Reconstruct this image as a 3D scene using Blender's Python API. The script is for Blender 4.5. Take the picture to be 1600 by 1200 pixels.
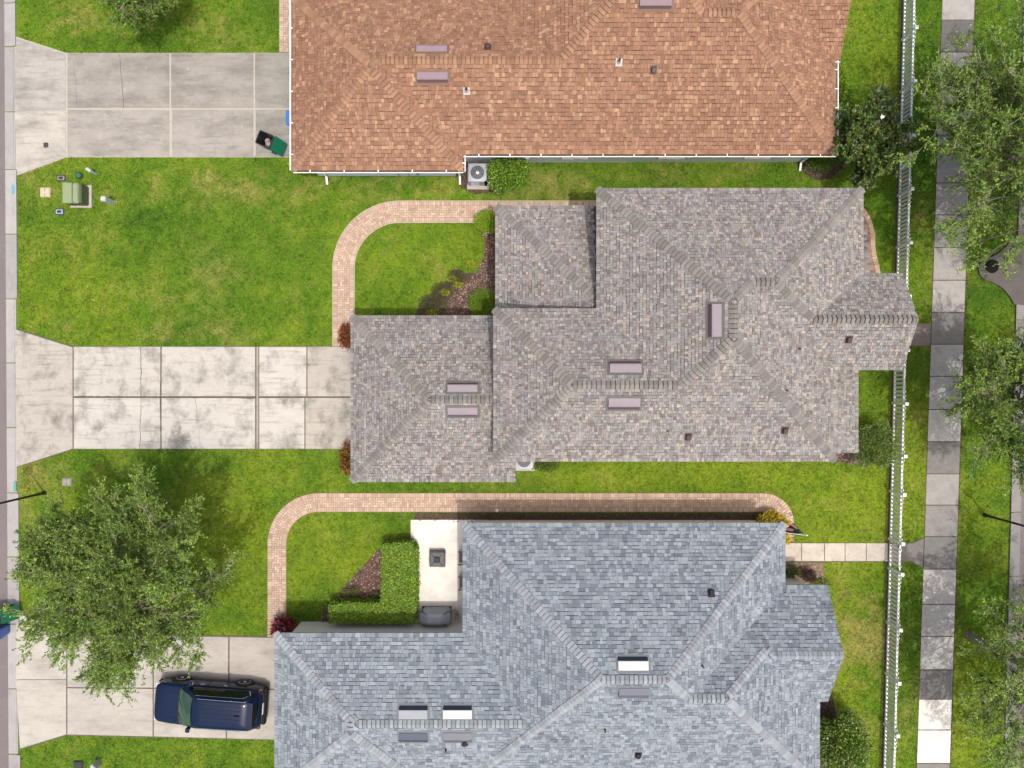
import bpy, math, random
import numpy as np
from mathutils import Vector, Matrix

# ------------------------------------------------------------------ camera, sky, sun, exposure
H = 35.0            # drone height above the lawns, metres
F = 1155.0          # focal length in pixels of the 1600 px wide photograph
scene = bpy.context.scene
for o in list(bpy.data.objects):
    bpy.data.objects.remove(o)
COL = scene.collection
cam = bpy.data.cameras.new('camera'); camo = bpy.data.objects.new('camera', cam)
COL.objects.link(camo); scene.camera = camo
cam.sensor_width = 36.0; cam.lens = F / 1600.0 * 36.0
cam.clip_start = 0.1; cam.clip_end = 2000
camo.location = (0, 0, H); camo.rotation_euler = (0, 0, 0)

SH = (-0.16, 0.22)     # ground shift of a shadow per metre of height
sun_vec = Vector((-SH[0], -SH[1], 1.0)).normalized()
elev = math.asin(sun_vec.z); azim = math.atan2(sun_vec.x, sun_vec.y)
world = bpy.data.worlds.new('World'); scene.world = world; world.use_nodes = True
wn = world.node_tree.nodes; wl = world.node_tree.links
sky = wn.new('ShaderNodeTexSky'); sky.sky_type = 'NISHITA'; sky.sun_disc = False
sky.sun_elevation = elev; sky.sun_rotation = azim
sky.air_density = 1.0; sky.dust_density = 8.0; sky.ozone_density = 0.6
wl.new(sky.outputs['Color'], wn['Background'].inputs['Color'])
wn['Background'].inputs['Strength'].default_value = 0.15
sun = bpy.data.lights.new('sun', 'SUN'); suno = bpy.data.objects.new('sun', sun); COL.objects.link(suno)
sun.energy = 2.0; sun.angle = math.radians(0.6); sun.color = (1.0, 0.982, 0.95)
suno.rotation_euler = (-sun_vec).to_track_quat('-Z', 'Y').to_euler()
suno.location = sun_vec * 60
scene.view_settings.view_transform = 'Standard'; scene.view_settings.look = 'None'
scene.view_settings.exposure = 0.42; scene.view_settings.gamma = 1.0
scene.view_settings.use_curve_mapping = False

# ------------------------------------------------------------------ helpers
R = random.Random(7)
NR = np.random.RandomState(11)
GAIN = 2.1          # radiance of a white sunlit lawn-level surface, used to turn picture tones into base colours

def P(x, y, z=0.0):
    """photograph pixel -> metres, for a point at height z"""
    k = (H - z) / F
    return ((x - 800) * k, (600 - y) * k)
def P3(x, y, z=0.0):
    a = P(x, y, z); return Vector((a[0], a[1], z))
def lin(c):
    c = c / 255.0
    return c / 12.92 if c <= 0.04045 else ((c + 0.055) / 1.055) ** 2.4
def C(r, g, b, k=1.0):
    return (lin(r) / GAIN * k, lin(g) / GAIN * k, lin(b) / GAIN * k, 1.0)

class MB:
    def __init__(s):
        s.v = []; s.f = []; s.m = []; s.c = []
    def face(s, pts, mi=0, col=None):
        b = len(s.v); s.v.extend([tuple(p) for p in pts]); s.f.append(tuple(range(b, b + len(pts)))); s.m.append(mi); s.c.append(col)
    def idx(s, verts, faces, mi=0, col=None):
        b = len(s.v); s.v.extend([tuple(p) for p in verts])
        for f in faces:
            s.f.append(tuple(i + b for i in f)); s.m.append(mi); s.c.append(col)
    def box(s, x0, x1, y0, y1, z0, z1, mi=0, col=None, M=None, taper=1.0, bottom=True):
        cx, cy = (x0 + x1) / 2, (y0 + y1) / 2
        t = lambda x, y: (cx + (x - cx) * taper, cy + (y - cy) * taper)
        vs = [(x0, y0, z0), (x1, y0, z0), (x1, y1, z0), (x0, y1, z0)] + [t(x, y) + (z1,) for x, y in ((x0, y0), (x1, y0), (x1, y1), (x0, y1))]
        if M is not None: vs = [M @ Vector(v) for v in vs]
        fs = [(4, 5, 6, 7), (0, 1, 5, 4), (1, 2, 6, 5), (2, 3, 7, 6), (3, 0, 4, 7)]
        if bottom: fs.append((3, 2, 1, 0))
        s.idx(vs, fs, mi, col)
    def bevbox(s, x0, x1, y0, y1, z0, z1, b=0.03, mi=0, col=None, M=None):
        """box with chamfered top and vertical edges"""
        def ring(i, z):
            return [(x0 + i + b, y0 + i, z), (x1 - i - b, y0 + i, z), (x1 - i, y0 + i + b, z), (x1 - i, y1 - i - b, z),
                    (x1 - i - b, y1 - i, z), (x0 + i + b, y1 - i, z), (x0 + i, y1 - i - b, z), (x0 + i, y0 + i + b, z)]
        vs = ring(0, z0) + ring(0, z1 - b) + ring(b * 0.8, z1)
        fs = []
        for k in (0, 8):
            for i in range(8):
                j = (i + 1) % 8; fs.append((k + i, k + j, k + 8 + j, k + 8 + i))
        fs.append(tuple(range(16, 24))); fs.append(tuple(range(7, -1, -1)))
        if M is not None: vs = [M @ Vector(v) for v in vs]
        s.idx(vs, fs, mi, col)
    def prism(s, poly, z0, z1, mi=0, col=None, bottom=False):
        n = len(poly)
        a = sum(poly[i][0] * poly[(i + 1) % n][1] - poly[(i + 1) % n][0] * poly[i][1] for i in range(n))
        if a < 0: poly = poly[::-1]
        vs = [(p[0], p[1], z0) for p in poly] + [(p[0], p[1], z1) for p in poly]
        fs = [tuple(range(n, 2 * n))] + [(i, (i + 1) % n, n + (i + 1) % n, n + i) for i in range(n)]
        if bottom: fs.append(tuple(range(n - 1, -1, -1)))
        s.idx(vs, fs, mi, col)
    def tube(s, p0, p1, r0, r1=None, n=8, mi=0, col=None, caps=True):
        p0 = Vector(p0); p1 = Vector(p1); r1 = r0 if r1 is None else r1
        d = p1 - p0
        if d.length < 1e-6: return
        d.normalize(); a = d.orthogonal().normalized(); b = d.cross(a)
        vs = []
        for p, r in ((p0, r0), (p1, r1)):
            for i in range(n):
                t = 2 * math.pi * i / n; vs.append(p + (a * math.cos(t) + b * math.sin(t)) * r)
        fs = [(i, (i + 1) % n, n + (i + 1) % n, n + i) for i in range(n)]
        if caps: fs += [tuple(range(n - 1, -1, -1)), tuple(range(n, 2 * n))]
        s.idx(vs, fs, mi, col)
    def lathe(s, prof, n=20, M=None, mi=0, col=None):
        """prof: list of (radius, z)"""
        vs = []
        for r, z in prof:
            for i in range(n):
                t = 2 * math.pi * i / n; vs.append(Vector((r * math.cos(t), r * math.sin(t), z)))
        if M is not None: vs = [M @ v for v in vs]
        fs = []
        for k in range(len(prof) - 1):
            for i in range(n):
                j = (i + 1) % n; fs.append((k * n + i, k * n + j, (k + 1) * n + j, (k + 1) * n + i))
        fs.append(tuple(range(n - 1, -1, -1))); fs.append(tuple(range((len(prof) - 1) * n, len(prof) * n)))
        s.idx(vs, fs, mi, col)
    def mesh(s, name, mats, smooth=False, origin=None):
        me = bpy.data.meshes.new(name)
        v = s.v
        if origin is not None: v = [(p[0] - origin[0], p[1] - origin[1], p[2] - origin[2]) for p in v]
        me.from_pydata([tuple(p) for p in v], [], s.f)
        if not isinstance(mats, (list, tuple)): mats = [mats]
        for m in mats: me.materials.append(m)
        if any(s.m): me.polygons.foreach_set('material_index', s.m)
        if any(c is not None for c in s.c):
            a = me.attributes.new('tint', 'FLOAT_COLOR', 'FACE')
            a.data.foreach_set('color', np.array([(c if c is not None else (1, 1, 1, 1)) for c in s.c], dtype=np.float32).ravel())
        if smooth: me.polygons.foreach_set('use_smooth', [True] * len(me.polygons))
        me.update()
        return me
    def build(s, name, mats, parent=None, smooth=False, kind=None):
        vs = s.v
        xs = [p[0] for p in vs]; ys = [p[1] for p in vs]; zs = [p[2] for p in vs]
        o = ((min(xs) + max(xs)) / 2, (min(ys) + max(ys)) / 2, min(zs))
        ob = bpy.data.objects.new(name, s.mesh(name, mats, smooth, o)); COL.objects.link(ob)
        ob.location = o
        attach(ob, parent)
        if kind: ob['kind'] = kind
        return ob

MW = {}     # rest world locations of roots and parts (all rotations are zero on roots built in place)
def attach(ob, parent):
    if parent is None: return
    off = Vector((0, 0, 0)); p = parent
    while p is not None:
        off += p.location; p = p.parent
    ob.parent = parent; ob.location = ob.location - off
def tag(o, label, cat, group=None):
    o['label'] = label; o['category'] = cat
    if group: o['group'] = group
    return o
def thing(name, loc, label, cat, group=None):
    o = bpy.data.objects.new(name, None); COL.objects.link(o); o.location = loc; o.empty_display_size = 0.3
    return tag(o, label, cat, group)
def struct(o):
    o['kind'] = 'structure'; return o
def group_empty(name, loc=(0, 0, 0)):
    o = bpy.data.objects.new(name, None); COL.objects.link(o); o.location = loc
    o['kind'] = 'structure'; return o

def np_mesh(name, verts, nper, cols, mat, parent=None, kind=None, loc=(0, 0, 0)):
    """verts (N*nper,3) in world space; every face has nper own vertices; cols (N,3)"""
    n = len(verts) // nper
    me = bpy.data.meshes.new(name)
    me.vertices.add(len(verts)); me.loops.add(len(verts)); me.polygons.add(n)
    vv = verts - np.array(loc)
    me.vertices.foreach_set('co', vv.astype(np.float32).ravel())
    me.loops.foreach_set('vertex_index', np.arange(len(verts), dtype=np.int32))
    me.polygons.foreach_set('loop_start', np.arange(0, len(verts), nper, dtype=np.int32))
    me.polygons.foreach_set('loop_total', np.full(n, nper, dtype=np.int32))
    a = me.attributes.new('tint', 'FLOAT_COLOR', 'FACE')
    a.data.foreach_set('color', np.concatenate([cols, np.ones((n, 1))], 1).astype(np.float32).ravel())
    me.materials.append(mat); me.update(calc_edges=True); me.validate()
    ob = bpy.data.objects.new(name, me); COL.objects.link(ob); ob.location = loc
    attach(ob, parent)
    if kind: ob['kind'] = kind
    return ob

def vnoise(x, y, sc, seed=0):
    """smooth value noise on numpy arrays, 0..1"""
    x = np.asarray(x) / sc + 1000.0 + seed * 17.3; y = np.asarray(y) / sc + 1000.0 + seed * 9.1
    xi = np.floor(x).astype(np.int64); yi = np.floor(y).astype(np.int64); fx = x - xi; fy = y - yi
    def h(a, b):
        n = (a * 374761393 + b * 668265263 + seed * 144665) & 0x7fffffff
        n = ((n ^ (n >> 13)) * 1274126177) & 0x7fffffff
        return ((n ^ (n >> 16)) & 0xffff) / 65535.0
    u = fx * fx * (3 - 2 * fx); v = fy * fy * (3 - 2 * fy)
    return (h(xi, yi) * (1 - u) + h(xi + 1, yi) * u) * (1 - v) + (h(xi, yi + 1) * (1 - u) + h(xi + 1, yi + 1) * u) * v

# ------------------------------------------------------------------ materials
MATS = {}
def mat(name, col=(0.5, 0.5, 0.5, 1), rough=0.8, attr=False, n1=(0, 1), n2=(0, 1), bump=0.0, bscale=80.0, metal=0.0,
        coat=0.0, spec=0.5, rnd=0.0, trans=0.0, stain=None, emit=None):
    """n1/n2 = (amount, scale) of two layers of tonal noise; rnd = tone change per object; stain = (colour, scale, lo, hi, amount)"""
    if name in MATS: return MATS[name]
    m = bpy.data.materials.new(name); m.use_nodes = True; nt = m.node_tree; N = nt.nodes; L = nt.links
    b = N['Principled BSDF']; out = N['Material Output']
    b.inputs['Roughness'].default_value = rough; b.inputs['Metallic'].default_value = metal
    b.inputs['Coat Weight'].default_value = coat; b.inputs['Coat Roughness'].default_value = 0.04
    b.inputs['Specular IOR Level'].default_value = spec
    geo = N.new('ShaderNodeNewGeometry')
    if attr:
        a = N.new('ShaderNodeAttribute'); a.attribute_name = 'tint'; cur = a.outputs['Color']
    else:
        c = N.new('ShaderNodeRGB'); c.outputs[0].default_value = col if len(col) == 4 else tuple(col) + (1,); cur = c.outputs[0]
    def mul(cur, fac):
        x = N.new('ShaderNodeVectorMath'); x.operation = 'SCALE'; L.new(cur, x.inputs[0]); L.new(fac, x.inputs['Scale']); return x.outputs[0]
    for amt, sc in (n1, n2):
        if amt > 0:
            t = N.new('ShaderNodeTexNoise'); t.inputs['Scale'].default_value = sc; t.inputs['Detail'].default_value = 5
            t.inputs['Roughness'].default_value = 0.65
            L.new(geo.outputs['Position'], t.inputs['Vector'])
            r = N.new('ShaderNodeMapRange'); r.inputs['From Min'].default_value = 0.28; r.inputs['From Max'].default_value = 0.72
            r.inputs['To Min'].default_value = 1 - amt; r.inputs['To Max'].default_value = 1 + amt
            L.new(t.outputs['Fac'], r.inputs['Value']); cur = mul(cur, r.outputs[0])
    if rnd > 0:
        oi = N.new('ShaderNodeObjectInfo'); r = N.new('ShaderNodeMapRange')
        r.inputs['To Min'].default_value = 1 - rnd; r.inputs['To Max'].default_value = 1 + rnd
        L.new(oi.outputs['Random'], r.inputs['Value']); cur = mul(cur, r.outputs[0])
    if stain:
        for si, (sc_, scale, lo, hi, amt, stretch) in enumerate(stain):
            mp = N.new('ShaderNodeMapping'); mp.inputs['Scale'].default_value = stretch; mp.inputs['Location'].default_value = (si * 7.7, si * 3.1, 0)
            L.new(geo.outputs['Position'], mp.inputs['Vector'])
            t = N.new('ShaderNodeTexNoise'); t.inputs['Scale'].default_value = scale; t.inputs['Detail'].default_value = 6; t.inputs['Roughness'].default_value = 0.7
            L.new(mp.outputs[0], t.inputs['Vector'])
            r = N.new('ShaderNodeMapRange'); r.inputs['From Min'].default_value = lo; r.inputs['From Max'].default_value = hi; r.inputs['To Max'].default_value = amt
            L.new(t.outputs['Fac'], r.inputs['Value'])
            mx = N.new('ShaderNodeMix'); mx.data_type = 'RGBA'
            L.new(r.outputs[0], mx.inputs['Factor']); L.new(cur, mx.inputs['A']); mx.inputs['B'].default_value = sc_
            cur = mx.outputs['Result']
    L.new(cur, b.inputs['Base Color'])
    if bump > 0:
        t = N.new('ShaderNodeTexNoise'); t.inputs['Scale'].default_value = bscale; t.inputs['Detail'].default_value = 4
        L.new(geo.outputs['Position'], t.inputs['Vector'])
        bp = N.new('ShaderNodeBump'); bp.inputs['Strength'].default_value = bump; bp.inputs['Distance'].default_value = 0.02
        L.new(t.outputs['Fac'], bp.inputs['Height']); L.new(bp.outputs[0], b.inputs['Normal'])
    if trans > 0:
        tr = N.new('ShaderNodeBsdfTranslucent'); L.new(cur, tr.inputs['Color'])
        ms = N.new('ShaderNodeMixShader'); ms.inputs[0].default_value = trans
        L.new(b.outputs[0], ms.inputs[1]); L.new(tr.outputs[0], ms.inputs[2]); L.new(ms.outputs[0], out.inputs['Surface'])
    MATS[name] = m
    return m

DIRT = C(96, 92, 82); PALE = C(236, 230, 218)
M_lawn = mat('lawn', attr=True, rough=0.95, n1=(0.25, 7), n2=(0.38, 32), bump=0.6, bscale=30, spec=0.1)
M_grass = mat('grass_blades', attr=True, rough=0.75, spec=0.2, trans=0.3)
M_soil = mat('soil', C(104, 84, 66), rough=0.95, n1=(0.3, 4), n2=(0.3, 30), bump=0.7, bscale=25)
M_asphalt = mat('asphalt', C(146, 136, 136), rough=0.9, n1=(0.07, 0.6), n2=(0.16, 90), bump=0.4, bscale=120)
M_gutter = mat('gutter_concrete', attr=True, rough=0.85, n1=(0.08, 2), n2=(0.06, 30), bump=0.15, stain=[(DIRT, 1.2, 0.52, 0.75, 0.4, (1, 0.35, 1))])
M_drive_grey = mat('grey_drive_concrete', attr=True, rough=0.85, n1=(0.12, 1.1), n2=(0.08, 14), bump=0.12,
                   stain=[(C(120, 117, 110), 0.9, 0.45, 0.72, 0.65, (0.6, 1.3, 1)), (C(124, 120, 112), 3.5, 0.52, 0.72, 0.45, (0.2, 1.8, 1)), (PALE, 2.2, 0.63, 0.72, 0.5, (1, 1, 1))])
M_drive_stained = mat('stained_drive_concrete', attr=True, rough=0.85, n1=(0.07, 1.3), n2=(0.06, 14), bump=0.12,
                      stain=[(C(104, 100, 90), 1.1, 0.48, 0.72, 0.75, (1, 0.8, 1)), (C(112, 106, 96), 3.5, 0.54, 0.72, 0.55, (0.16, 1.8, 1)), (C(92, 88, 78), 5.0, 0.62, 0.75, 0.55, (0.8, 1.6, 1))])
M_drive_clean = mat('pale_drive_concrete', attr=True, rough=0.85, n1=(0.05, 1.1), n2=(0.05, 16), bump=0.1,
                    stain=[(C(140, 136, 127), 0.8, 0.46, 0.76, 0.6, (0.6, 1.2, 1)), (C(150, 145, 135), 3.5, 0.55, 0.75, 0.4, (0.2, 1.8, 1)), (C(120, 114, 104), 6.0, 0.68, 0.78, 0.5, (1, 1, 1))])
M_walk = mat('sidewalk_concrete', attr=True, rough=0.88, n1=(0.15, 1.6), n2=(0.1, 14), bump=0.15, stain=[(C(110, 106, 102), 2.1, 0.54, 0.74, 0.5, (1, 1, 1))])
M_joint = mat('slab_joint', C(120, 112, 100), rough=0.95, n1=(0.2, 6))
M_joint_pale = mat('pale_slab_joint', C(214, 208, 194), rough=0.95, n1=(0.12, 6))
M_crack = mat('crack_filler', C(112, 107, 98), rough=0.95, n1=(0.3, 12))
M_paver = mat('clay_paver', attr=True, rough=0.88, n1=(0.07, 2.0), n2=(0.07, 40), bump=0.2, stain=[(C(150, 120, 100), 0.9, 0.5, 0.8, 0.35, (1, 1, 1))])
M_sand = mat('joint_sand', C(190, 150, 122), rough=0.95, n1=(0.15, 8))
M_edge = mat('paver_edging', C(238, 226, 208), rough=0.9, n1=(0.1, 10))
M_patio = mat('white_patio_concrete', (0.57, 0.55, 0.505, 1), rough=0.75, n1=(0.03, 1.2), n2=(0.03, 20), stain=[(C(206, 196, 178), 1.0, 0.45, 0.8, 0.55, (1, 1, 1)), (C(170, 160, 144), 3.0, 0.6, 0.8, 0.5, (1, 1, 1))])
M_mulch = mat('mulch', attr=True, rough=0.95, n2=(0.25, 40))
M_mulchbed = mat('mulch_bed', C(112, 84, 72), rough=0.95, n1=(0.35, 5), n2=(0.45, 35), bump=1.0, bscale=30)
M_leaf = mat('leaves', attr=True, rough=0.55, spec=0.35, trans=0.28)
M_gloss_leaf = mat('glossy_leaves', attr=True, rough=0.42, spec=0.45, trans=0.15)
M_bark = mat('bark', C(178, 166, 150), rough=0.95, n1=(0.25, 6), n2=(0.2, 30), bump=0.6)
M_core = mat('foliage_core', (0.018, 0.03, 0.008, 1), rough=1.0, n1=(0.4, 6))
M_white = mat('white_vinyl', (0.74, 0.75, 0.75, 1), rough=0.45, n1=(0.05, 3))
M_gutter_white = mat('white_gutter_metal', (0.72, 0.71, 0.68, 1), rough=0.4, n1=(0.05, 4))
M_black = mat('black_metal', (0.012, 0.012, 0.013, 1), rough=0.4)
M_plastic_black = mat('black_plastic', (0.012, 0.013, 0.013, 1), rough=0.45, n1=(0.2, 5))
M_glass = mat('window_glass', (0.03, 0.045, 0.05, 1), rough=0.06, spec=0.8)
M_lamp = mat('frosted_lamp', (0.7, 0.7, 0.66, 1), rough=0.3)

# ------------------------------------------------------------------ ground, lawns
LAWN_EX = []      # polygons (metres) where no grass grows
def in_poly(x, y, poly):
    r = np.zeros(len(x), bool); n = len(poly)
    for i in range(n):
        x0, y0 = poly[i]; x1, y1 = poly[(i + 1) % n]
        if y0 == y1: continue
        c = ((y0 > y) != (y1 > y)) & (x < (x1 - x0) * (y - y0) / (y1 - y0) + x0)
        r ^= c
    return r
def ex(poly): LAWN_EX.append(list(poly))
def exb(x0, x1, y0, y1): ex([(x0, y0), (x1, y0), (x1, y1), (x0, y1)])

STRAW = [  # (px, py, rx, ry, amount): dry patches
    (80, 30, 55, 35, .55), (260, 60, 260, 40, .28), (60, 265, 60, 30, .55), (330, 280, 180, 22, .35), (600, 295, 330, 24, .42),
    (90, 300, 70, 30, .3), (100, 400, 60, 20, .35), (160, 450, 130, 70, .25), (330, 420, 70, 40, .16), (240, 525, 200, 18, .35), (60, 740, 60, 20, .4),
    (640, 400, 90, 60, .22), (70, 790, 60, 40, .3), (360, 820, 60, 60, .1), (540, 870, 70, 50, .15), (1335, 980, 60, 120, .5), (1310, 1090, 60, 90, .3),
    (1340, 70, 60, 70, .22), (1440, 380, 25, 60, .4), (1440, 480, 25, 40, .45), (1440, 700, 25, 90, .45), (1420, 1060, 30, 60, .35), (1300, 780, 80, 50, .2),
    (1500, 370, 14, 120, .35), (1490, 620, 10, 200, .3), (1480, 1100, 20, 90, .15), (1000, 745, 260, 15, .2), (900, 270, 90, 20, .3), (1100, 270, 150, 20, .25)]
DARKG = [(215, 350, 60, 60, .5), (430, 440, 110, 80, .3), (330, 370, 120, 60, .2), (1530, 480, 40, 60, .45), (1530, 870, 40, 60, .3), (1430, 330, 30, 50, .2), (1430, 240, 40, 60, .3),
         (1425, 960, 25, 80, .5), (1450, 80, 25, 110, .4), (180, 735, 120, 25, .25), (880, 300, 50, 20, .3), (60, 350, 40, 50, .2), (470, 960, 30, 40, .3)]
YELL = [(640, 420, 110, 80, .4), (520, 880, 80, 60, .4), (1320, 1000, 90, 220, .5), (1300, 780, 130, 80, .55), (1000, 745, 260, 22, .6), (1360, 60, 60, 90, .35), (1510, 1130, 35, 90, .9), (380, 800, 60, 80, .5), (1380, 650, 40, 60, .4), (1540, 840, 40, 60, .3),
        (110, 430, 120, 120, .25), (1420, 700, 40, 100, .3)]
def lawn_col(X, Y):
    px = X * F / H + 800; py = 600 - Y * F / H
    def blob(lst):
        t = np.zeros_like(px)
        for (a, b, rx, ry, k) in lst:
            d = ((px - a) / rx) ** 2 + ((py - b) / ry) ** 2
            t = t + k * np.exp(-d * 0.9)
        return t
    n1 = vnoise(X, Y, 2.6, 1); n2 = vnoise(X, Y, 0.9, 2); n3 = vnoise(X, Y, 0.32, 3); n4 = vnoise(X, Y, 1.6, 4)
    g0 = np.array([0.042, 0.108, 0.007]); g1 = np.array([0.090, 0.168, 0.010]); g2 = np.array([0.158, 0.224, 0.013]); st = np.array([0.260, 0.225, 0.070])
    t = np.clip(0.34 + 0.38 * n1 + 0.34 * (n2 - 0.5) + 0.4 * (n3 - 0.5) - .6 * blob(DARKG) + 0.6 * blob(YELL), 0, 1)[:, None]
    c = np.where(t < 0.5, g0 + (g1 - g0) * t * 2, g1 + (g2 - g1) * (t * 2 - 1))
    n5 = vnoise(X, Y, 0.13, 6); n6 = vnoise(X, Y, 5.5, 7)
    s = np.clip((n4 * 0.45 + n3 * 0.5 + n2 * 0.35 + n5 * .35 - 0.85) * 1.5 * (0.22 + 2.2 * blob(STRAW)) + blob(STRAW) * 0.24 + .12 * (n6 - .5), 0, 0.75)[:, None]
    return c * (1 - s) + st * s

# one sheet to the horizon: a fine central grid plus a wide skirt
gx = np.concatenate([[-600, -120, -45], np.arange(-30, 30.01, 0.3), [45, 120, 600]]); gy = np.concatenate([[-600, -120, -40], np.arange(-23, 23.01, 0.3), [40, 120, 600]])
GX, GY = np.meshgrid(gx, gy); nx, ny = len(gx), len(gy)
me = bpy.data.meshes.new('ground')
vv = np.stack([GX.ravel(), GY.ravel(), np.zeros(GX.size)], 1)
ii = (np.arange(ny - 1)[:, None] * nx + np.arange(nx - 1)[None, :]).ravel()
me.from_pydata(vv.tolist(), [], np.stack([ii, ii + 1, ii + nx + 1, ii + nx], 1).tolist())
a = me.attributes.new('tint', 'FLOAT_COLOR', 'POINT')
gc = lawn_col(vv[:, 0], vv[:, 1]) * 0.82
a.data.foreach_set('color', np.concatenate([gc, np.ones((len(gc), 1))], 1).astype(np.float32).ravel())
me.materials.append(M_lawn)
go = bpy.data.objects.new('ground', me); COL.objects.link(go); struct(go)

# ------------------------------------------------------------------ paved surfaces
def slabs(name, cells, mat_, base_poly, jointmat, top=0.035, cols=None, pad=0.0):
    """driveway or walk: a thin base sheet (the joints) with each cast slab a piece of its own"""
    root = group_empty(name, P3(*np.mean(np.array(base_poly), 0)))
    m = MB(); bp = [P(*p) for p in base_poly]; m.prism(bp, -0.05, top - 0.012); m.build('joint_base', jointmat, root); ex(bp)
    for i, poly in enumerate(cells):
        m = MB(); m.prism([P(*p) for p in poly], -0.04, top + R.uniform(-0.002, 0.002), col=cols[i % len(cols)]); m.build('slab', mat_, root)
    return root
def q(x0, y0, x1, y1, g=1.2):
    return [(x0 + g, y0 + g), (x1 - g, y0 + g), (x1 - g, y1 - g), (x0 + g, y1 - g)]

g1 = C(196, 190, 180); g2 = C(186, 181, 172); g3 = C(208, 203, 194)
drive_a = slabs('driveway', [
    [(26, 60), (103, 85), (103, 172), (24, 175)], [(24, 176.5), (103, 173.5), (103, 244.5), (27, 272)],
    q(105, 83, 266, 170, 1), q(105, 171, 266, 246, 1), q(267, 83, 397, 170, .8), q(268.5, 171, 397, 246, .8), q(398, 83, 462, 170, .8), q(399, 171, 462, 246, .8)],
    M_drive_grey, [(24, 57), (104, 83), (470, 83), (470, 246), (104, 246), (25, 275)], M_joint_pale,
    cols=[C(206, 202, 194), C(222, 216, 204), g2, g1, g2, g1, C(182, 178, 168), C(184, 180, 170)])
w1 = C(226, 221, 210); w2 = C(232, 227, 217); w3 = C(216, 209, 196)
drive_b = slabs('driveway', [
    [(25, 515), (114, 543), (114, 701), (27, 729)],
    q(115, 541, 252, 620, 0.9), q(115, 621, 252, 702, 0.9), q(252, 541, 400, 620, 1.0), q(252, 621, 400, 702, 1.0),
    q(404.5, 541, 480, 620, 1), q(404.5, 621, 477, 702, 1), q(480, 541, 572, 620, 0.7), q(477, 621, 572, 702, 0.7)],
    M_drive_stained, [(24, 513), (115, 541), (575, 541), (575, 702), (115, 702), (26, 731)], M_joint,
    cols=[C(214, 207, 197), w1, w2, w1, w2, w2, w2, w3, w3])
drive_c = slabs('driveway', [
    [(26, 957), (104, 988), (104, 1061), (26, 1061)], [(26, 1062), (104, 1062), (104, 1147), (32, 1169)],
    [(106, 991), (239, 993), (239, 1074), (106, 1073)], [(241, 993), (357, 995), (357, 1075), (241, 1074)], [(359, 995), (460, 997), (460, 1076), (359, 1075)],
    [(106, 1075), (239, 1076), (239, 1150), (106, 1147)], [(241, 1076), (353, 1077), (353, 1153), (241, 1150)], [(355, 1077), (460, 1078), (460, 1156), (355, 1153)]],
    M_drive_clean, [(25, 954), (105, 988), (462, 995), (462, 1157), (105, 1149), (32, 1171)], M_joint,
    cols=[C(226, 220, 208), C(222, 216, 204), C(216, 211, 201), C(218, 211, 200), C(214, 207, 197), C(216, 210, 199), C(220, 213, 202), C(214, 208, 197)])

def crack(parent, pts, w, m_, top=0.0385):
    m = MB(); pts = [Vector(P(*p)) for p in pts]; fine = []
    for a, b in zip(pts, pts[1:]):
        n = max(2, int((b - a).length / 0.18))
        for i in range(n):
            fine.append(a + (b - a) * i / n + Vector((R.uniform(-1, 1), R.uniform(-1, 1))) * 0.022)
    fine.append(pts[-1])
    for i in range(len(fine) - 1):
        a, b = fine[i], fine[i + 1]; d = (b - a).normalized(); s = Vector((-d.y, d.x)) * w * R.uniform(0.45, 1)
        m.face([(a.x - s.x, a.y - s.y, top), (b.x - s.x, b.y - s.y, top), (b.x + s.x, b.y + s.y, top), (a.x + s.x, a.y + s.y, top)])
    m.build('crack', m_, parent)
crack(drive_a, [(187, 84), (191, 125), (194, 169)], 0.016, M_crack)
crack(drive_a, [(115, 95), (119, 130), (122, 165)], 0.007, M_crack)
crack(drive_b, [(305, 622), (310, 660), (313, 701)], 0.008, M_crack)
crack(drive_b, [(221, 542), (221, 619)], 0.018, M_crack, 0.0392); crack(drive_b, [(221, 622), (219, 701)], 0.014, M_crack, 0.0392)
crack(drive_b, [(117, 619), (200, 620), (399, 622)], 0.02, M_crack, 0.0396)
crack(drive_b, [(253, 542), (251, 619), (252, 701)], 0.016, M_crack, 0.0388)
crack(drive_b, [(406, 621), (480, 621), (549, 621)], 0.016, M_crack, 0.0388)
m = MB(); m.prism([P(401, 542), P(404, 542), P(404, 701), P(401, 701)], -.04, .03, col=C(196, 188, 172)); m.build('slab', M_drive_stained, drive_b)
crack(drive_c, [(358, 996), (358, 1074)], 0.026, M_crack, 0.0392)

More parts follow.
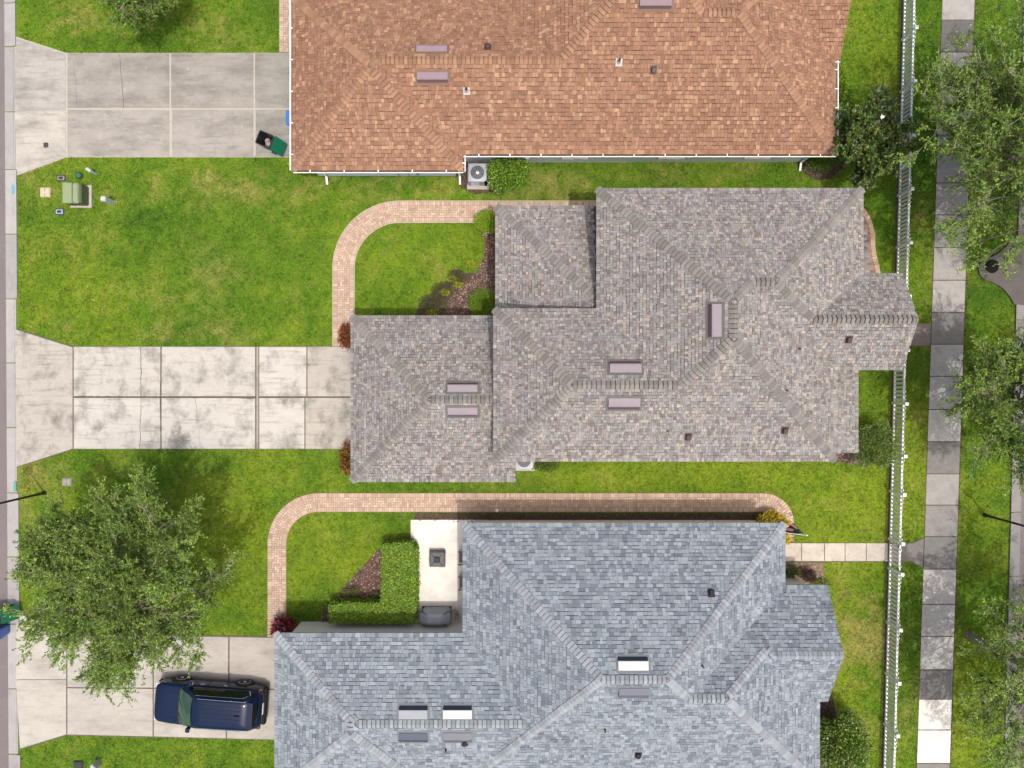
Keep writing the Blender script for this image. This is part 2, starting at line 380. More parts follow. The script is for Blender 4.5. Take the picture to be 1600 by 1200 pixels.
# road, gutter and kerb on the left
def lx(x0, x1, y): return x0 + (x1 - x0) * y / 1200.0
m = MB(); m.prism([P(-700, -300), P(lx(7, 14, -300), -300), P(lx(7, 14, 1500), 1500), P(-700, 1500)], -0.05, 0.006); ob = m.build('road', M_asphalt); struct(ob); ex([P(-700, -300), P(28, -300), P(33, 1500), P(-700, 1500)])
gut = group_empty('gutter', P3(16, 600)); js = [-120, 5, 73, 175, 265, 366, 467, 567, 668, 770, 870, 975, 1076, 1178, 1300]
for a, b in zip(js, js[1:]):
    t = C(*(np.array((196, 193, 190)) + R.uniform(-10, 10)))
    m = MB(); m.prism([P(lx(7, 14, a), a + .7), P(lx(20.5, 27, a), a + .7), P(lx(20.5, 27, b), b - .7), P(lx(7, 14, b), b - .7)], -0.05, 0.02, col=t); m.build('slab', M_gutter, gut)
    if not any(lo < (a + b) / 2 < hi for lo, hi in ((57, 275), (513, 731), (957, 1171))):
        m = MB(); m.prism([P(lx(21, 27.5, a), a + .7), P(lx(25, 33, a), a + .7), P(lx(25, 33, b), b - .7), P(lx(21, 27.5, b), b - .7)], -0.05, 0.075, col=t); m.build('kerbstone', M_gutter, gut)
    else:
        m = MB(); m.prism([P(lx(21, 27.5, a), a + .7), P(lx(23.6, 29, a), a + .7), P(lx(23.6, 29, b), b - .7), P(lx(21, 27.5, b), b - .7)], -0.05, 0.03, col=t); m.build('slab', M_gutter, gut)

# utility paint on the kerb
for nm, px, py, col, lab in (('paint_mark', 22.4, 297, C(120, 196, 224), 'pale blue utility paint mark on the kerb near the transformer'), ('paint_mark', 25.2, 760, C(110, 190, 180), 'teal utility paint mark on the kerb beside the left lamp post')):
    m = MB(); x, y = P(px, py); m.box(x - 0.07, x + 0.06, y - 0.22, y + 0.22, 0.076, 0.08, bottom=False)
    tag(m.build(nm, mat('paint_%d' % py, col, rough=0.8, n1=(0.2, 12))), lab, 'paint mark')

# sidewalk on the right: each slab a piece
def sl(y): return 1472 - 40 * y / 1200.0
def sr(y): return 1522 - 39 * y / 1200.0
sj = [-120, -70, -18, 32, 82, 134, 185, 235, 286, 336, 387, 438, 488, 538, 588, 640, 690, 740, 789, 838, 889, 944, 994, 1046, 1092, 1140, 1192, 1243, 1300]
tone = [176, 176, 192, 124, 196, 198, 190, 180, 182, 168, 186, 196, 144, 204, 206, 222, 148, 180, 160, 142, 214, 212, 214, 138, 250, 254, 150, 160]
walk = group_empty('sidewalk', P3(1478, 600)); m = MB()
bp = [P(sl(-120), -120), P(sr(-120), -120), P(sr(1300), 1300), P(sl(1300), 1300)]; m.prism(bp, -0.05, 0.022); m.build('joint_base', M_joint, walk); ex(bp)
for i, (a, b) in enumerate(zip(sj, sj[1:])):
    t = tone[i]; m = MB()
    m.prism([P(sl(a), a + .8), P(sr(a), a + .8), P(sr(b), b - .8), P(sl(b), b - .8)], -0.04, 0.04 + R.uniform(-.003, .003), col=C(t, t * 0.98, t * 0.945, 1.2 if t > 240 else 1.1)); m.build('slab', M_walk, walk)

m = MB(); m.prism([P(sr(-120), -120), P(sr(-120) + 2.6, -120), P(sr(1300) + 2.6, 1300), P(sr(1300), 1300)], -.05, .012); m.build('soil_edge', M_soil, walk)
# garden walk from the grey house to the gate, and its stub to the sidewalk
xs = [1210, 1252, 1288, 1320, 1353, 1387]
slabs('garden_walk', [q(a, 848, b, 877, 0.6) for a, b in zip(xs, xs[1:])] + [[(1388, 849), (1424, 849), (1443, 841), (1441, 886), (1424, 877), (1388, 877)]], M_walk,
      [(1210, 848), (1424, 848), (1443, 840), (1442, 887), (1424, 878), (1210, 878)], M_joint, 0.03,
      [C(240, 228, 208), C(236, 226, 208), C(238, 228, 210), C(232, 222, 206), C(228, 218, 202), C(150, 144, 138)])  # last slab darker: the shade over the stub is put into its colour
slabs('garden_walk', [[(1370, 506), (1424, 506), (1424, 540), (1370, 540)], [(1425, 506), (1454, 506), (1453, 540), (1425, 540)]], M_walk,
      [(1369, 505), (1454.5, 505), (1453.5, 541), (1369, 541)], M_joint, 0.03, [C(140, 132, 122), C(146, 136, 126)])

# street on the right
def kx(y): return 1598.5 - 31 * y / 1200.0
m = MB(); m.prism([P(kx(-200) + 17, -200), P(2300, -200), P(2300, 1400), P(kx(1400) + 17, 1400)], -0.05, 0.006); struct(m.build('road', M_asphalt)); ex([P(kx(-200), -200), P(2300, -200), P(2300, 1400), P(kx(1400), 1400)])
kerb = group_empty('kerb', P3(1585, 600)); ky = list(range(-200, 1401, 100))
for a, b in zip(ky, ky[1:]):
    m = MB(); t = C(*(np.array((168, 164, 160)) + R.uniform(-10, 10)))
    m.prism([P(kx(a), a + .7), P(kx(a) + 5, a + .7), P(kx(b) + 5, b - .7), P(kx(b), b - .7)], -0.05, 0.10, col=t)
    m.build('kerbstone', M_gutter, kerb)
    m = MB(); m.prism([P(kx(a) + 5.2, a + .7), P(kx(a) + 17, a + .7), P(kx(b) + 17, b - .7), P(kx(b) + 5.2, b - .7)], -0.05, 0.02, col=t); m.build('slab', M_gutter, kerb)
inlet_poly = [(1527, 420), (1529, 430), (1536, 437), (1547, 440.5), (1558, 446), (1568, 454), (1576, 464), (1583, 476), (1600, 477), (1600, 372), (1584, 370), (1570, 386), (1556, 398), (1540, 404), (1530, 411)]
ip = [P(*p) for p in inlet_poly]; ex(ip)
m = MB(); m.prism(ip, -0.05, 0.105, col=C(118, 113, 106)); ob = m.build('storm_inlet_apron', M_walk); struct(ob)  # apron colour darkened to carry the shade of the street oak
m = MB(); c = P3(1550, 416, 0.105)
m.lathe([(0.33, 0.0), (0.33, 0.012), (0.29, 0.014), (0.285, 0.008), (0.27, 0.009), (0.0, 0.012)], 28, Matrix.Translation(c))
for i in range(-3, 4):
    w = math.sqrt(max(0, .26 ** 2 - (i * .075) ** 2)); m.box(c.x - w, c.x + w, c.y + i * .075 - .012, c.y + i * .075 + .012, .113, .121)
tag(m.build('manhole_cover', mat('cast_iron', (0.010, 0.010, 0.010, 1), rough=0.95, n1=(.3, 20), spec=.1)), 'round dark iron manhole cover on the curved storm inlet apron', 'manhole')

# ------------------------------------------------------------------ brick paver paths
def path_pts(segs, step=0.1):
    """segs: ('L',(x0,y0),(x1,y1)) or ('A',(cx,cy),r,a0,a1) in ground pixels -> centre-line samples in metres"""
    pts = []
    for s in segs:
        if s[0] == 'L':
            a, b = Vector(P(*s[1])), Vector(P(*s[2])); n = max(1, int((b - a).length / 0.02)); pts += [a + (b - a) * i / n for i in range(n)]
        else:
            c, r, a0, a1 = s[1:]; n = max(2, int(abs(a1 - a0) * math.pi / 180 * r / 33 / 0.02))
            for i in range(n):
                t = math.radians(a0 + (a1 - a0) * i / n); pts.append(Vector(P(c[0] + r * math.cos(t), c[1] - r * math.sin(t))))
    return pts
def paver_path(name, segs, w, edging=True):
    pts = path_pts(segs); d = [0.0]
    for a, b in zip(pts, pts[1:]): d.append(d[-1] + (b - a).length)
    L = d[-1]; dn = np.array(d); X = np.array([p.x for p in pts]); Y = np.array([p.y for p in pts])
    def at(s, t):
        s = min(max(s, 0), L - 0.001)
        x = np.interp(s, dn, X); y = np.interp(s, dn, Y)
        s0, s1 = max(0, s - .06), min(L, s + .06)
        tx, ty = np.interp(s1, dn, X) - np.interp(s0, dn, X), np.interp(s1, dn, Y) - np.interp(s0, dn, Y)
        l = math.hypot(tx, ty) or 1
        return (x - ty / l * t, y + tx / l * t)
    root = group_empty(name, (pts[0].x, pts[0].y, 0))
    N = int(L / 0.25); outl = [at(L * i / N, w / 2 + .02) for i in range(N + 1)] + [at(L * i / N, -w / 2 - .02) for i in range(N, -1, -1)]
    ex(outl)
    m = MB()
    for i in range(N):
        a, b = L * i / N, L * (i + 1) / N
        m.face([at(a, -w / 2 - .01) + (.03,), at(b, -w / 2 - .01) + (.03,), at(b, w / 2 + .01) + (.03,), at(a, w / 2 + .01) + (.03,)])
    m.build('joint_sand', M_sand, root)
    pal = [(236, 208, 182), (240, 214, 190), (232, 202, 176), (228, 194, 168), (242, 218, 196), (234, 206, 184), (230, 198, 176)]
    m = MB()
    def brick(s0, s1, t0, t1, g=0.008):
        k = R.uniform(0.9, 1.05); c = C(*[min(255, v * k) for v in R.choice(pal)])
        poly = [at(s0 + g, t0 + g), at(s1 - g, t0 + g), at(s1 - g, t1 - g), at(s0 + g, t1 - g)]
        m.prism(poly, 0.02, 0.046 + R.uniform(-.003, .003), col=c)
    u = 0.105; hb = w / 2 - 2 * u
    n = int(L / u)
    for i in range(n):
        brick(i * u, (i + 1) * u, -w / 2, -hb); brick(i * u, (i + 1) * u, hb, w / 2)
    rows = max(1, int(round(2 * hb / u))); uu = 2 * hb / rows
    for i in range(-1, n + 1):
        for j in range(-1, rows + 1):
            k = (i - j) % 4
            if k == 0: s0, s1, t0, t1 = i * u, (i + 2) * u, j * uu, (j + 1) * uu
            elif k == 3: s0, s1, t0, t1 = i * u, (i + 1) * u, j * uu, (j + 2) * uu
            else: continue
            s0, s1, t0, t1 = max(s0, 0), min(s1, L), max(t0, 0), min(t1, rows * uu)
            if s1 - s0 < .02 or t1 - t0 < .02: continue
            brick(s0, s1, t0 - hb, t1 - hb)
    m.build('pavers', M_paver, root, kind='stuff')
    if edging:
        m = MB()
        for sgn in (-1, 1):
            for i in range(N):
                a, b = L * i / N, L * (i + 1) / N; t0, t1 = sgn * (w / 2 + .008), sgn * (w / 2 + .034)
                m.prism([at(a, t0), at(b, t0), at(b, t1), at(a, t1)], 0.0, 0.04)
        m.build('edging', M_edge, root)
    return root
paver_path('paver_path', [('L', (537, 541), (537, 419)), ('A', (625, 419), 88, 180, 90), ('L', (625, 331), (975, 331))], 0.98)
paver_path('paver_path', [('L', (433, 995), (433, 850)), ('A', (498, 850), 65, 180, 90), ('L', (498, 785), (1192, 785)), ('A', (1192, 819), 34, 90, 0), ('L', (1226, 819), (1226, 847))], 0.88, False)
paver_path('paver_path', [('L', (447, 82), (447, -40))], 0.62, False)

# curved grey paver terrace behind the middle house
tp = [(1290, 318), (1346, 322), (1352, 328), (1358, 338), (1363, 350), (1366.5, 365), (1367, 385), (1369, 400), (1373, 415), (1376, 432), (1378, 470), (1290, 470)]
root = group_empty('paver_terrace', P3(1340, 400)); m = MB(); pw = [P(*p) for p in tp]; m.prism(pw, -.05, .03); m.build('joint_sand', M_sand, root); ex(pw)
m = MB(); x0, y0 = P(1290, 470); u = .12
gp = [(176, 166, 160), (156, 148, 146), (198, 190, 182), (142, 136, 134), (186, 172, 164)]
for j in range(60):
    for i in range(40):
        bx0 = x0 + i * 2 * u + (j % 2) * u - .2; by0 = y0 + j * u
        c = (bx0 + u, by0 + u / 2)
        if in_poly(np.array([c[0] - .16, c[0] + .3]), np.array([c[1], c[1]]), pw).all():
            m.box(bx0 + .005, bx0 + 2 * u - .005, by0 + .005, by0 + u - .005, .02, .045 + R.uniform(-.003, .003), col=C(*R.choice(gp)), bottom=False)
m.build('pavers', M_paver, root, kind='stuff')
m = MB(); pal = [(232, 200, 172), (238, 210, 186), (226, 190, 164)]
for (a, b) in zip(tp[1:-2], tp[2:-1]):
    A, B = Vector(P(*a)), Vector(P(*b)); d = (B - A); n = max(1, int(round(d.length / .11))); dn_ = d.normalized(); s = Vector((dn_.y, -dn_.x)) * -1
    s = Vector((-dn_.y, dn_.x)); s = s if s.x < 0 else -s
    for i in range(n):
        p0 = A + d * (i / n) + dn_ * .005; p1 = A + d * ((i + 1) / n) - dn_ * .005
        m.prism([p0, p1, p1 + s * .22, p0 + s * .22], .02, .05, col=C(*R.choice(pal)))
m.build('border_pavers', M_paver, root, kind='stuff')

# white patio of the grey house
pp = [(642, 812), (760, 812), (760, 985), (640, 985), (638, 950), (646, 900), (646, 865), (642, 850)]
m = MB(); m.prism([P(*p) for p in pp], -.05, .06); struct(m.build('patio', M_patio)); ex([P(*p) for p in pp])

# planting beds: soil sheet with loose chips
def chips(name, poly, n, pal, parent, size=(0.03, 0.1)):
    xs = np.array([p[0] for p in poly]); ys = np.array([p[1] for p in poly])
    x = NR.uniform(xs.min(), xs.max(), n); y = NR.uniform(ys.min(), ys.max(), n); k = in_poly(x, y, poly); x, y = x[k], y[k]; n = len(x)
    l = NR.uniform(size[0], size[1], n) / 2; w = l * NR.uniform(.25, .5, n); t = NR.uniform(0, math.pi, n); z = NR.uniform(.03, .07, n)
    dx, dy = np.cos(t), np.sin(t); tl = NR.uniform(-.02, .02, n)
    V = np.zeros((n, 4, 3))
    for i, (a, b) in enumerate(((-1, -1), (1, -1), (1, 1), (-1, 1))):
        V[:, i, 0] = x + dx * l * a - dy * w * b; V[:, i, 1] = y + dy * l * a + dx * w * b; V[:, i, 2] = z + tl * a
    cl = np.array([C(*c)[:3] for c in pal])[NR.randint(0, len(pal), n)] * NR.uniform(.7, 1.3, (n, 1))
    c0 = (float(xs.mean()), float(ys.mean()), 0)
    return np_mesh(name, V.reshape(-1, 3), 4, cl, M_mulch, parent, 'stuff', c0)
MUL = [(150, 116, 104), (178, 146, 134), (120, 88, 78), (206, 180, 168), (98, 74, 66), (160, 128, 112)]
DRK = [(92, 74, 60), (120, 96, 80), (78, 66, 52), (140, 118, 100)]
OLI = [(104, 92, 66), (88, 84, 54), (120, 104, 78), (96, 78, 62), (84, 92, 48)]
def bed(pix, n, pal, m_=None, z=0.02):
    poly = [P(*p) for p in pix]; ex(poly); root = group_empty('planting_bed', (sum(p[0] for p in poly) / len(poly), sum(p[1] for p in poly) / len(poly), 0))
    m = MB(); m.prism(poly, -.05, z); m.build('soil', m_ or M_mulchbed, root); chips('mulch_chips', poly, n, pal, root); return root
bed([(744, 345), (800, 345), (800, 520), (690, 520), (700, 470), (722, 445), (745, 425), (757, 400), (758, 378), (752, 360)], 9000, MUL)
bed([(648, 493), (656, 476), (672, 460), (690, 446), (706, 431), (716, 420), (726, 426), (741, 427), (724, 448), (708, 468), (698, 520), (648, 520)], 4500, OLI, M_soil, .024)
bed([(524, 938), (542, 912), (566, 886), (586, 864), (604, 846), (640, 838), (655, 846), (655, 985), (500, 985), (505, 950)], 5500, MUL)
bed([(648, 801.5), (1200, 801.5), (1240, 801.5), (1240, 846), (1190, 846), (1190, 830), (648, 813)], 4500, DRK, M_soil)
bed([(1215, 879), (1286, 879), (1288, 905), (1284, 912), (1270, 930), (1215, 930)], 1500, [(196, 170, 148), (170, 140, 122), (150, 120, 104), (206, 184, 164)], mat('gravel_soil', C(168, 142, 122), rough=.95, n1=(.2, 5), n2=(.3, 30)))
bed([(1235, 240), (1300, 246), (1316, 262), (1300, 280), (1275, 282), (1255, 270)], 1500, DRK, M_soil)
bed([(1290, 700), (1340, 706), (1372, 716), (1350, 728), (1310, 722)], 900, MUL, M_soil)
bed([(1270, 1085), (1300, 1090), (1310, 1125), (1290, 1240), (1260, 1240)], 900, MUL, M_soil)
bed([(714, 250), (780, 252), (776, 298), (742, 304), (716, 290)], 900, DRK, M_soil)

# ------------------------------------------------------------------ houses
SH_PAL = {
    'brown': [(180, 138, 116), (184, 142, 119), (176, 133, 112), (170, 127, 107), (188, 146, 123), (179, 137, 115), (208, 169, 140), (177, 135, 113), (182, 140, 117), (173, 131, 110), (200, 160, 133)],
    'mixed': [(168, 166, 166), (175, 175, 175), (158, 152, 151), (148, 140, 139), (180, 182, 182), (192, 185, 176), (164, 160, 158), (154, 148, 147), (177, 173, 169), (200, 190, 178), (170, 175, 176)],
    'grey': [(170, 180, 188), (174, 184, 192), (166, 176, 184), (177, 186, 193), (146, 156, 166), (134, 144, 155), (171, 181, 188), (167, 177, 185), (142, 152, 163), (172, 182, 190)]}
CAP_COL = {'brown': (192, 150, 122), 'mixed': (160, 156, 150), 'grey': (180, 188, 195)}
WALLC = {'brown': (196, 206, 214), 'mixed': (216, 206, 190), 'grey': (224, 218, 204)}

class Block:
    """roof block over an eave rectangle given in photograph pixels at eave height; a slope of None leaves that side open or gabled"""
    def __init__(s, xl, xr, yt, yb, ze, sl, gable=(), wall=True, inset=0.36):
        s.x0, s.y1 = P(xl, yt, ze); s.x1, s.y0 = P(xr, yb, ze); s.ze = ze; s.gable = gable; s.wall = wall; s.inset = inset
        w, e, n, so = sl
        # each plane: z = ze + k*dist ; dist = a*x+b*y+c
        s.pl = {}
        if w: s.pl['w'] = (w, 1, 0, -s.x0)
        if e: s.pl['e'] = (e, -1, 0, s.x1)
        if n: s.pl['n'] = (n, 0, -1, s.y1)
        if so: s.pl['s'] = (so, 0, 1, -s.y0)
    def hp(s, k, x, y):
        a = s.pl[k]; return s.ze + a[0] * (a[1] * x + a[2] * y + a[3])
    def h(s, x, y, tol=1e-6):
        if x < s.x0 - tol or x > s.x1 + tol or y < s.y0 - tol or y > s.y1 + tol: return -99
        return min(s.hp(k, x, y) for k in s.pl)
    def clip(s, poly, key):
        """cut plan polygon to the part where plane key is the lowest one"""
        for k in s.pl:
            if k == key: continue
            f = lambda p: s.hp(k, p[0], p[1]) - s.hp(key, p[0], p[1])
            poly = clip_half(poly, f)
            if len(poly) < 3: return []
        return poly
def clip_half(poly, f):
    out = []; n = len(poly); d = [f(p) for p in poly]
    for i in range(n):
        j = (i + 1) % n
        if d[i] >= -1e-9: out.append(poly[i])
        if (d[i] > 1e-9 and d[j] < -1e-9) or (d[i] < -1e-9 and d[j] > 1e-9):
            t = d[i] / (d[i] - d[j]); out.append((poly[i][0] + (poly[j][0] - poly[i][0]) * t, poly[i][1] + (poly[j][1] - poly[i][1]) * t))
    return out

def wall_window(parent, cx, cy, z, w, h, nrm):
    """a framed window set on a wall; nrm = (nx,ny) outward"""
    nx, ny = nrm; tx, ty = -ny, nx
    def bx(m, u0, u1, z0, z1, d0, d1, mi=0):
        vs = []
        for zz in (z0, z1):
            for (u, d) in ((u0, d0), (u1, d0), (u1, d1), (u0, d1)): vs.append((cx + tx * u + nx * d, cy + ty * u + ny * d, zz))
        m.idx(vs, [(0, 3, 2, 1), (4, 5, 6, 7), (0, 1, 5, 4), (1, 2, 6, 5), (2, 3, 7, 6), (3, 0, 4, 7)], mi)
    m = MB(); bx(m, -w / 2, w / 2, z, z + h, .006, .02); win = m.build('window', M_glass, parent)
    m = MB(); f = .06
    bx(m, -w / 2 - f, -w / 2, z, z + h, .0, .045); bx(m, w / 2, w / 2 + f, z, z + h, 0, .045); bx(m, -w / 2 - f, w / 2 + f, z + h, z + h + f, 0, .045); bx(m, -w / 2, w / 2, z + h / 2 - .02, z + h / 2 + .02, .021, .04)
    m.build('frame', M_white, win)
    m = MB(); bx(m, -w / 2 - .12, w / 2 + .12, z - .07, z - .002, 0, .12); m.build('sill', M_gutter_white, win)

def house(name, label, style, blocks, loc, course=0.138, tabw=(0.13, 0.34), laminate=0.012, cap_step=0.185):
    root = thing(name, loc, label, 'house')
    m_sh = mat('shingles_' + style, attr=True, rough=0.95, n1=(0.05, 0.7), n2=(0.1, 60), spec=0.15, bump=0.25, bscale=150)
    m_cap = mat('ridge_caps_' + style, C(*CAP_COL[style]), rough=0.95, n2=(0.1, 60), rnd=0.2, spec=0.15)
    m_capd = mat('cap_shadow_band_' + style, C(*[c * (.7 if style == 'brown' else .58) for c in CAP_COL[style]]), rough=.95)  # dark cap ends: black edge plus painted butt shadow
    m_wall = mat('stucco_' + style, C(*WALLC[style], 2.1), rough=0.9, n1=(0.05, 1.5), n2=(0.04, 40), bump=0.2, bscale=60)
    m_trim = mat('drip_edge_' + style, C(*{'brown': (236, 226, 212), 'mixed': (206, 202, 198), 'grey': (196, 200, 206)}[style]), rough=0.5)
    kb = {'brown': (1.01, 1.01, .985), 'mixed': (1.015, 1.005, .995), 'grey': (1.0, 1.005, 1.005)}[style]; mean = np.mean(np.array(SH_PAL[style]), 0); calm = {'brown': .8, 'mixed': .85, 'grey': .82}[style]
    pal = [tuple((mean[q_] + (c - mean[q_]) * calm) * kb[q_] for q_, c in enumerate(t)) for t in SH_PAL[style]]
    def maxother(i, x, y):
        return max([b.h(x, y) for j, b in enumerate(blocks) if j != i] or [-99])
    # walls and decks
    wallb = MB()
    for i, b in enumerate(blocks):
        if b.wall:
            ins = b.inset + .004 * i
            wallb.box(b.x0 + ins, b.x1 - ins, b.y0 + ins, b.y1 - ins, 0, b.ze - .13 - .003 * i, bottom=False)
            exb(b.x0 + ins, b.x1 - ins, b.y0 + ins, b.y1 - ins)
    wall = wallb.build('wall', m_wall, root)
    roofb = MB(); trim = MB()
    for i, b in enumerate(blocks):
        rect = [(b.x0, b.y0), (b.x1, b.y0), (b.x1, b.y1), (b.x0, b.y1)]; dz = .012 + .004 * i; ii = .004 * i
        for k in b.pl:
            poly = b.clip(rect, k)
            if len(poly) >= 3: roofb.face([(p[0], p[1], b.hp(k, p[0], p[1]) - dz) for p in poly])
        roofb.face([(p[0], p[1], b.ze - .16 - dz) for p in rect[::-1]])
        # fascia with drip edge on eaves, barge boards on gables
        sides = {'w': ((b.x0, b.y1), (b.x0, b.y0)), 'e': ((b.x1, b.y0), (b.x1, b.y1)), 's': ((b.x0, b.y0), (b.x1, b.y0)), 'n': ((b.x1, b.y1), (b.x0, b.y1))}
        for k, (A, B) in sides.items():
            if k in b.pl:
                nx_, ny_ = {'w': (1, 0), 'e': (-1, 0), 's': (0, 1), 'n': (0, -1)}[k]
                A = (A[0] + nx_ * ii, A[1] + ny_ * ii); B = (B[0] + nx_ * ii, B[1] + ny_ * ii)
                trim.face([(A[0], A[1], b.ze - .16 - dz), (B[0], B[1], b.ze - .16 - dz), (B[0], B[1], b.ze + .004), (A[0], A[1], b.ze + .004)])
            elif k in b.gable:
                n = 12
                for q_ in range(n):
                    u0, u1 = q_ / n, (q_ + 1) / n
                    p0 = (A[0] + (B[0] - A[0]) * u0, A[1] + (B[1] - A[1]) * u0); p1 = (A[0] + (B[0] - A[0]) * u1, A[1] + (B[1] - A[1]) * u1)
                    h0, h1 = b.h(*p0), b.h(*p1)
                    trim.face([(p0[0], p0[1], h0 - .2), (p1[0], p1[1], h1 - .2), (p1[0], p1[1], h1 + .012), (p0[0], p0[1], h0 + .012)])
                    s = (-.34 if k == 'e' else .34)
                    trim.face([(p0[0] + s, p0[1], b.ze - .3), (p1[0] + s, p1[1], b.ze - .3), (p1[0] + s, p1[1], h1 - .02), (p0[0] + s, p0[1], h0 - .02)])
    roof = roofb.build('roof', mat('roof_underlay_' + style, C(*[c * .6 for c in CAP_COL[style]]), rough=.95), root); trim.build('fascia', m_trim, roof)
    # shingle courses: every tab a small wedge of its own
    S = MB()
    for i, b in enumerate(blocks):
        for k in b.pl:
            s_ = b.pl[k][0]; eh = course / math.sqrt(1 + s_ * s_)
            horiz = k in ('n', 's'); L = (b.x1 - b.x0) if horiz else (b.y1 - b.y0); D = (b.y1 - b.y0) if horiz else (b.x1 - b.x0)
            def uv(u, v):
                if k == 's': return (b.x0 + u, b.y0 + v)
                if k == 'n': return (b.x0 + u, b.y1 - v)
                if k == 'w': return (b.x0 + v, b.y0 + u)
                return (b.x1 - v, b.y0 + u)
            for j in range(int(D / eh) + 1):
                v0 = j * eh; v1 = v0 + eh
                # u limits of this course from the neighbouring planes (cheap reject)
                u = -R.uniform(0, .3); wide = R.random() < .5
                while u < L:
                    w = R.uniform(*tabw) if wide else R.uniform(tabw[0] * .8, tabw[1] * .7); wide = not wide
                    u0, u1 = max(u, 0), min(u + w - .009, L); u += w
                    if u1 - u0 < .02: continue
                    vv0 = v0 - (.035 if j == 0 else 0); v1 = v0 + eh - R.choice((0, .0, .012, .022))
                    pts = [uv(u0, vv0), uv(u1, vv0), uv(u1, v1), uv(u0, v1)]
                    cx, cy = uv((u0 + u1) / 2, (v0 + v1) / 2)
                    hc = b.hp(k, cx, cy)
                    if hc - b.h(cx, cy) > .25: continue
                    if b.h(cx, cy) < -50: continue
                    hid = False
                    for jj, ob_ in enumerate(blocks):
                        if jj == i: continue
                        tol = .05 if jj > i else -.003
                        hm = [ob_.h(p[0], p[1]) - b.hp(k, p[0], p[1]) for p in pts]
                        if min(hm) > tol: hid = True; break
                    if hid: continue
                    poly = b.clip(pts, k)
                    if len(poly) < 3: continue
                    t = .008 + R.choice((0, 0, laminate)) + R.uniform(0, .004)
                    top = []; bot = []
                    for p in poly:
                        # distance up the course, 0 at the butt edge
                        dv = {'s': p[1] - b.y0, 'n': b.y1 - p[1], 'w': p[0] - b.x0, 'e': b.x1 - p[0]}[k] - v0
                        z = b.hp(k, p[0], p[1]); top.append((p[0], p[1], z + t * (1 - .75 * max(0, min(1, dv / eh))) + .006)); bot.append((p[0], p[1], z - .012))
                    a = sum(poly[q_][0] * poly[(q_ + 1) % len(poly)][1] - poly[(q_ + 1) % len(poly)][0] * poly[q_][1] for q_ in range(len(poly)))
                    if a < 0: top.reverse(); bot.reverse()
                    n = len(top); kk = R.uniform(.93, 1.06) * (1.0 if t < .015 else 1.05)
                    col = C(*[min(255, c * kk) for c in R.choice(pal)])
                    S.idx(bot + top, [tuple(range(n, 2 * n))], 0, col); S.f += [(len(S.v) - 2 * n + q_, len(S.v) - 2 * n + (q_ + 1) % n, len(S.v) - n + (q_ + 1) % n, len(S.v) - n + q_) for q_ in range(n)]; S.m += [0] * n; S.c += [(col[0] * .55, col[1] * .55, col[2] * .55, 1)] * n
    S.build('shingles', m_sh, roof, kind='stuff')
    # hip and ridge caps, each a bent piece
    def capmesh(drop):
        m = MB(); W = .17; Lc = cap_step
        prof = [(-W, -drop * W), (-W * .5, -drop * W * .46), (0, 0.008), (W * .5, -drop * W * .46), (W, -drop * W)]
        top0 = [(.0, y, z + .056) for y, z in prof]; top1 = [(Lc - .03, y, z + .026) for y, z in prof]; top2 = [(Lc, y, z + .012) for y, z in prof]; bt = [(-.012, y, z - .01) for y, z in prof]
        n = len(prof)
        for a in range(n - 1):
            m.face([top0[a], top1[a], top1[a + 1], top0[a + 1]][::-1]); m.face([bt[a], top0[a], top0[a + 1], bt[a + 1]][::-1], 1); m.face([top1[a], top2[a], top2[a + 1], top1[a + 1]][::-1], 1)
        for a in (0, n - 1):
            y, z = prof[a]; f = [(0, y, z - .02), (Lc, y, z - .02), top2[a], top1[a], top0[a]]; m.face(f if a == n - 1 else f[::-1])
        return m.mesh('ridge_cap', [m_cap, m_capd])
    cm = {}; ncap = 0
    for i, b in enumerate(blocks):
        rect = [(b.x0, b.y0), (b.x1, b.y0), (b.x1, b.y1), (b.x0, b.y1)]; ks = list(b.pl); polys = {k: b.clip(rect, k) for k in ks}
        for a in range(len(ks)):
            for c in range(a + 1, len(ks)):
                ka, kc = ks[a], ks[c]
                pts = [p for p in polys[ka] if abs(b.hp(ka, *p) - b.hp(kc, *p)) < 1e-4 and abs(b.h(*p) - b.hp(ka, *p)) < 1e-3]
                best = None
                for p in pts:
                    for q_ in pts:
                        l = math.hypot(p[0] - q_[0], p[1] - q_[1])
                        if l > .15 and (best is None or l > best[0]): best = (l, p, q_)
                if not best: continue
                _, p, q_ = best
                if b.h(*p) > b.h(*q_): p, q_ = q_, p
                A = Vector((p[0], p[1], b.h(*p))); B = Vector((q_[0], q_[1], b.h(*q_))); d = B - A; Ln = d.length; d.normalize()
                ridge = abs(d.z) < .05
                na = Vector((-b.pl[ka][1] * b.pl[ka][0], -b.pl[ka][2] * b.pl[ka][0], 1)); nb = Vector((-b.pl[kc][1] * b.pl[kc][0], -b.pl[kc][2] * b.pl[kc][0], 1))
                up = (na.normalized() + nb.normalized()).normalized(); y = up.cross(d).normalized(); up = d.cross(y)
                ang = math.acos(max(-1, min(1, na.normalized().dot(nb.normalized())))) / 2; drop = round(math.tan(ang), 2)
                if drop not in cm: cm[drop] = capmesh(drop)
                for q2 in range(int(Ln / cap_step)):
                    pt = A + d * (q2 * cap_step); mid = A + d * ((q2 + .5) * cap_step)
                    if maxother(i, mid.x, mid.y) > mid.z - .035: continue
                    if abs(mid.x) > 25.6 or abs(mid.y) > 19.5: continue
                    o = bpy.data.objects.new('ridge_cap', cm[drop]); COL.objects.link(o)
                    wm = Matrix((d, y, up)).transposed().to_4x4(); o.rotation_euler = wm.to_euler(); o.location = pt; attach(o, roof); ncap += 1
    print(name, 'tabs', len(S.f) // 5, 'caps', ncap)
    root['_'] = 0; del root['_']
    return root, roof, wall, m_wall

